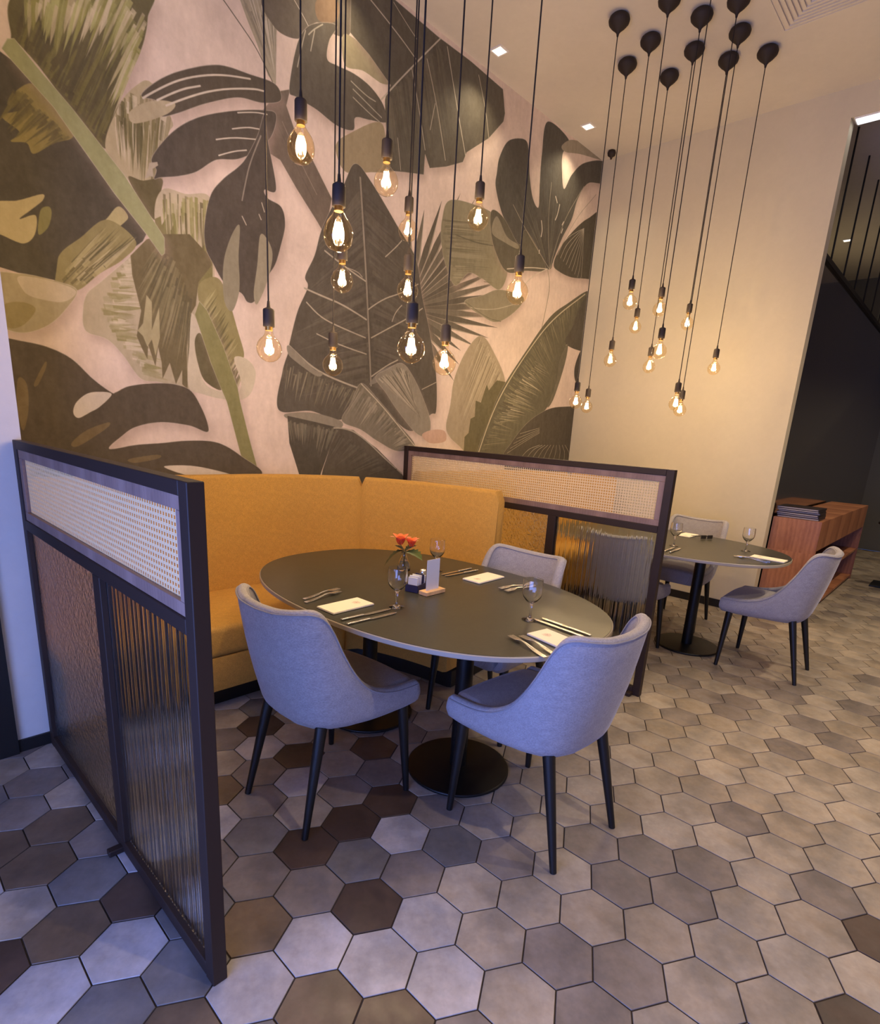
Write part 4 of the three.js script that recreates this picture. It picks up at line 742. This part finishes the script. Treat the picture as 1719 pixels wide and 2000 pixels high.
function pairF(k, a, b) { for (const [x, z, tx, tz] of [a, b]) fork(`steel fork of the pair ${place[k]}`, x, z, tx - x, tz - z, `forks ${k === 'a' ? 'by the first chair' : k === 'b' ? 'at the table end' : k === 'c' ? 'by the third chair' : 'on the far table'}`); }
function pairK(k, a, b) { for (const [x, z, tx, tz] of [a, b]) knife(`steel knife of the pair ${place[k]}`, x, z, tx - x, tz - z, `knives ${k === 'a' ? 'by the first chair' : k === 'b' ? 'at the table end' : k === 'c' ? 'by the third chair' : 'on the far table'}`); }
pairF('a', [.295, -.806, .504, -.838], [.275, -.764, .528, -.811]); napkin(`cream paper napkin pocket with faint print ${place.a}`, .376, -.627, 0.02); pairK('a', [.258, -.500, .495, -.490], [.246, -.448, .474, -.441]); wineGlass('stemmed wine glass next to the table sign and sugar sachets', .539, -.500);
pairF('b', [.572, .205, .642, -.005], [.612, .235, .676, .010]); napkin(`cream paper napkin pocket with faint print ${place.b}`, .742, .150, Math.PI / 2 - 0.16); pairK('b', [.852, .190, .876, -.04], [.890, .200, .915, -.03]); wineGlass('stemmed wine glass standing near the rounded end of the sofa table', .865, -.06);
pairF('c', [1.318, -.365, 1.117, -.41], [1.31, -.335, 1.105, -.365]); napkin(`cream paper napkin pocket with faint print ${place.c}`, 1.215, -.585, Math.PI + 0.03); pairK('c', [1.318, -.757, 1.082, -.754], [1.315, -.712, 1.078, -.725]); wineGlass('stemmed wine glass half hidden behind the white table sign', 1.127, -.837);
napkin(`cream paper napkin pocket with faint print ${place.d}`, 3.76, -.50, Math.PI); napkin(`cream paper napkin pocket with faint print ${place.e}`, 3.30, .215, Math.PI / 2); wineGlass('stemmed wine glass on the far oval table near the screen post', 3.169, -.381); wineGlass('stemmed wine glass on the far oval table in front of the sideboard', 3.48, .02);
pairK('f', [2.86, -.324, 3.10, -.35], [2.86, -.285, 3.10, -.305]); pairF('e', [3.17, .24, 3.16, .03], [3.20, .25, 3.19, .04]);
{ const t = thing('sunglasses', 'small dark sunglasses lying on the far oval table', 'sunglasses', [3.742, TOP + 0.001, -0.343], -0.5); for (const s of [-1, 1]) part('lens', rbox(0.05, 0.03, 0.008, 0.004, s * 0.032, 0.016, 0), M.blackGlass, t); part('bridge', rod([-0.01, 0.022, 0], [0.01, 0.022, 0], 0.003, 0.003, 8), M.blackGlass, t); for (const s of [-1, 1]) part('temple', rod([s * 0.058, 0.022, 0], [s * 0.05, 0.006, -0.12], 0.0025, 0.0025, 8), M.blackGlass, t); }

// vase with orange flower and leaves
{
  const t = thing('bud_vase', 'small clear glass bud vase with a narrow neck on the sofa table', 'vase', [.955, TOP + 0.0008, -.905]);
  part('vase_glass', lathe([[0, 0], [0.030, 0], [0.034, 0.004], [0.034, 0.03], [0.028, 0.055], [0.014, 0.085], [0.0115, 0.10], [0.015, 0.112], [0.0135, 0.112], [0.0098, 0.10], [0.0122, 0.085], [0.026, 0.055], [0.0315, 0.03], [0.0315, 0.006], [0, 0.005]], 32), M.glass, t);
  part('water', lathe([[0, 0.006], [0.031, 0.006], [0.031, 0.03], [0.026, 0.053], [0.022, 0.062], [0, 0.062]], 24), M.water, t);
  const f = thing('cut_flower', 'orange flower with two blooms and green leaves in the bud vase', 'flower', [.955, TOP + 0.02, -.905]);
  const R = V3(0.687, 0, 0.724);
  const off = (a, y, b = 0) => [R.x * a + R.z * b, y, R.z * a - R.x * b];
  part('stem', [tube([off(0.004, 0), off(0, 0.07), off(-0.004, 0.095), off(-0.014, 0.112), off(-0.022, 0.128)], 0.0026, 30, 6), tube([off(-0.002, 0), off(0.002, 0.08), off(0.008, 0.10), off(0.022, 0.108), off(0.034, 0.12)], 0.0026, 30, 6)], M.stem, f);
  const petal = (c, a, tilt, len, w) => { const D = V3(Math.cos(a), 0, Math.sin(a)), S = V3(-Math.sin(a), 0, Math.cos(a)); return grid(9, 6, (u, v) => { const x = (v - 0.5) * 2 * w * Math.sin(Math.PI * (0.1 + 0.86 * u)) ** 0.8, r = len * (0.12 * u + tilt * u * u), h = len * (0.95 * u - 0.38 * tilt * u * u * u), p = V3(...c).addScaledVector(D, r - 0.25 * x * x / w).addScaledVector(S, x); return [p.x, p.y + h, p.z]; }); };
  for (const [c, s, t0] of [[off(-0.022, 0.126), 1.25, 0.2], [off(0.034, 0.118), 1.1, 0.7]]) {
    const ps = []; for (let k = 0; k < 6; k++) ps.push(petal(c, k / 6 * 2 * Math.PI + t0, k % 2 ? 0.75 : 0.52, 0.056 * s, 0.019 * s));
    part('bloom', ps, M.petal, f);
  }
  const lobes = (c, dir, len, w, droop) => { const D = V3(...dir).normalize(), U = V3(0, 1, 0), S = D.clone().cross(U).normalize(), N = S.clone().cross(D); return grid(22, 8, (u, v) => { const e = Math.abs(v - 0.5) * 2, x = (v - 0.5) * 2 * w * Math.sin(Math.PI * Math.min(1, 0.08 + 0.92 * u)) * (1 - 0.34 * e * (0.5 + 0.5 * Math.cos(u * 34))), p = V3(...c).addScaledVector(D, len * u).addScaledVector(S, x).addScaledVector(N, 0.22 * Math.abs(x)); return [p.x, p.y - droop * u * u, p.z]; }); };
  part('leaf', lobes(off(0.002, 0.088), off(1, 0.28, -0.5), 0.108, 0.06, 0.055), M.leaf, f); part('leaf', lobes(off(0.002, 0.092), off(0.75, 0.62, 0.2), 0.08, 0.045, 0.02), M.leaf, f);
  part('leaf', lobes(off(-0.004, 0.094), off(-1, 0.1, -0.2), 0.1, 0.034, 0.095), M.leafDark, f); part('leaf', lobes(off(-0.004, 0.098), off(-0.8, 0.5, 0.2), 0.06, 0.026, 0.012), M.leafDark, f);
}
// table sign, sachets, shaker
{
  const t = thing('table_sign', 'white card standing in a small pale wood block on the sofa table', 'sign', [.808, TOP + 0.0008, -.556], 0.02);
  part('wood_base', rbox(0.125, 0.018, 0.05, 0.002, 0, 0.009, 0), M.paleWood, t); part('card', box(-0.042, 0.040, 0.010, 0.158, -0.0012, 0.0012), M.card, t);
  const c = thing('sachet_caddy', 'dark sachet caddy behind the wooden sign block', 'caddy', [.79, TOP + 0.0008, -.638], 0.3);
  part('tray', [rbox(0.105, 0.004, 0.065, 0.001, 0, 0.002, 0), rbox(0.105, 0.032, 0.003, 0.001, 0, 0.018, 0.031), rbox(0.105, 0.032, 0.003, 0.001, 0, 0.018, -0.031), rbox(0.003, 0.032, 0.065, 0.001, 0.051, 0.018, 0), rbox(0.003, 0.032, 0.065, 0.001, -0.051, 0.018, 0)], M.sachetBlue, c);
  for (let k = 0; k < 7; k++) { const o = part('sugar_sachet', rbox(0.005, 0.062, 0.048, 0.002, 0, 0.031, 0), k === 4 || k === 5 ? M.sachetBlue : M.sachetWhite); tag(o, k === 4 || k === 5 ? 'dark blue sachet in the caddy beside the white ones' : 'white paper sachet standing in the dark caddy', 'sachet', 'sachets in the caddy'); const a = -0.043 + k * 0.0125, q = 0.3; o.position.set(.79 + Math.cos(q) * a, TOP + 0.0055 + 0.006 * (k % 2), -.638 - Math.sin(q) * a); o.rotation.set(0, q + 0.1 * Math.sin(k * 2.1), -0.06); }
  const s = thing('salt_shaker', 'small clear salt shaker with a chrome top beside the sachets', 'shaker', [.842, TOP + 0.0008, -.655]);
  part('shaker_glass', lathe([[0, 0], [0.018, 0], [0.020, 0.004], [0.018, 0.05], [0.014, 0.062], [0, 0.062]], 24), M.glass, s); part('shaker_top', lathe([[0.0155, 0.058], [0.016, 0.075], [0.012, 0.086], [0, 0.089]], 24), M.chrome, s);
}
renderer.render(scene, camera);
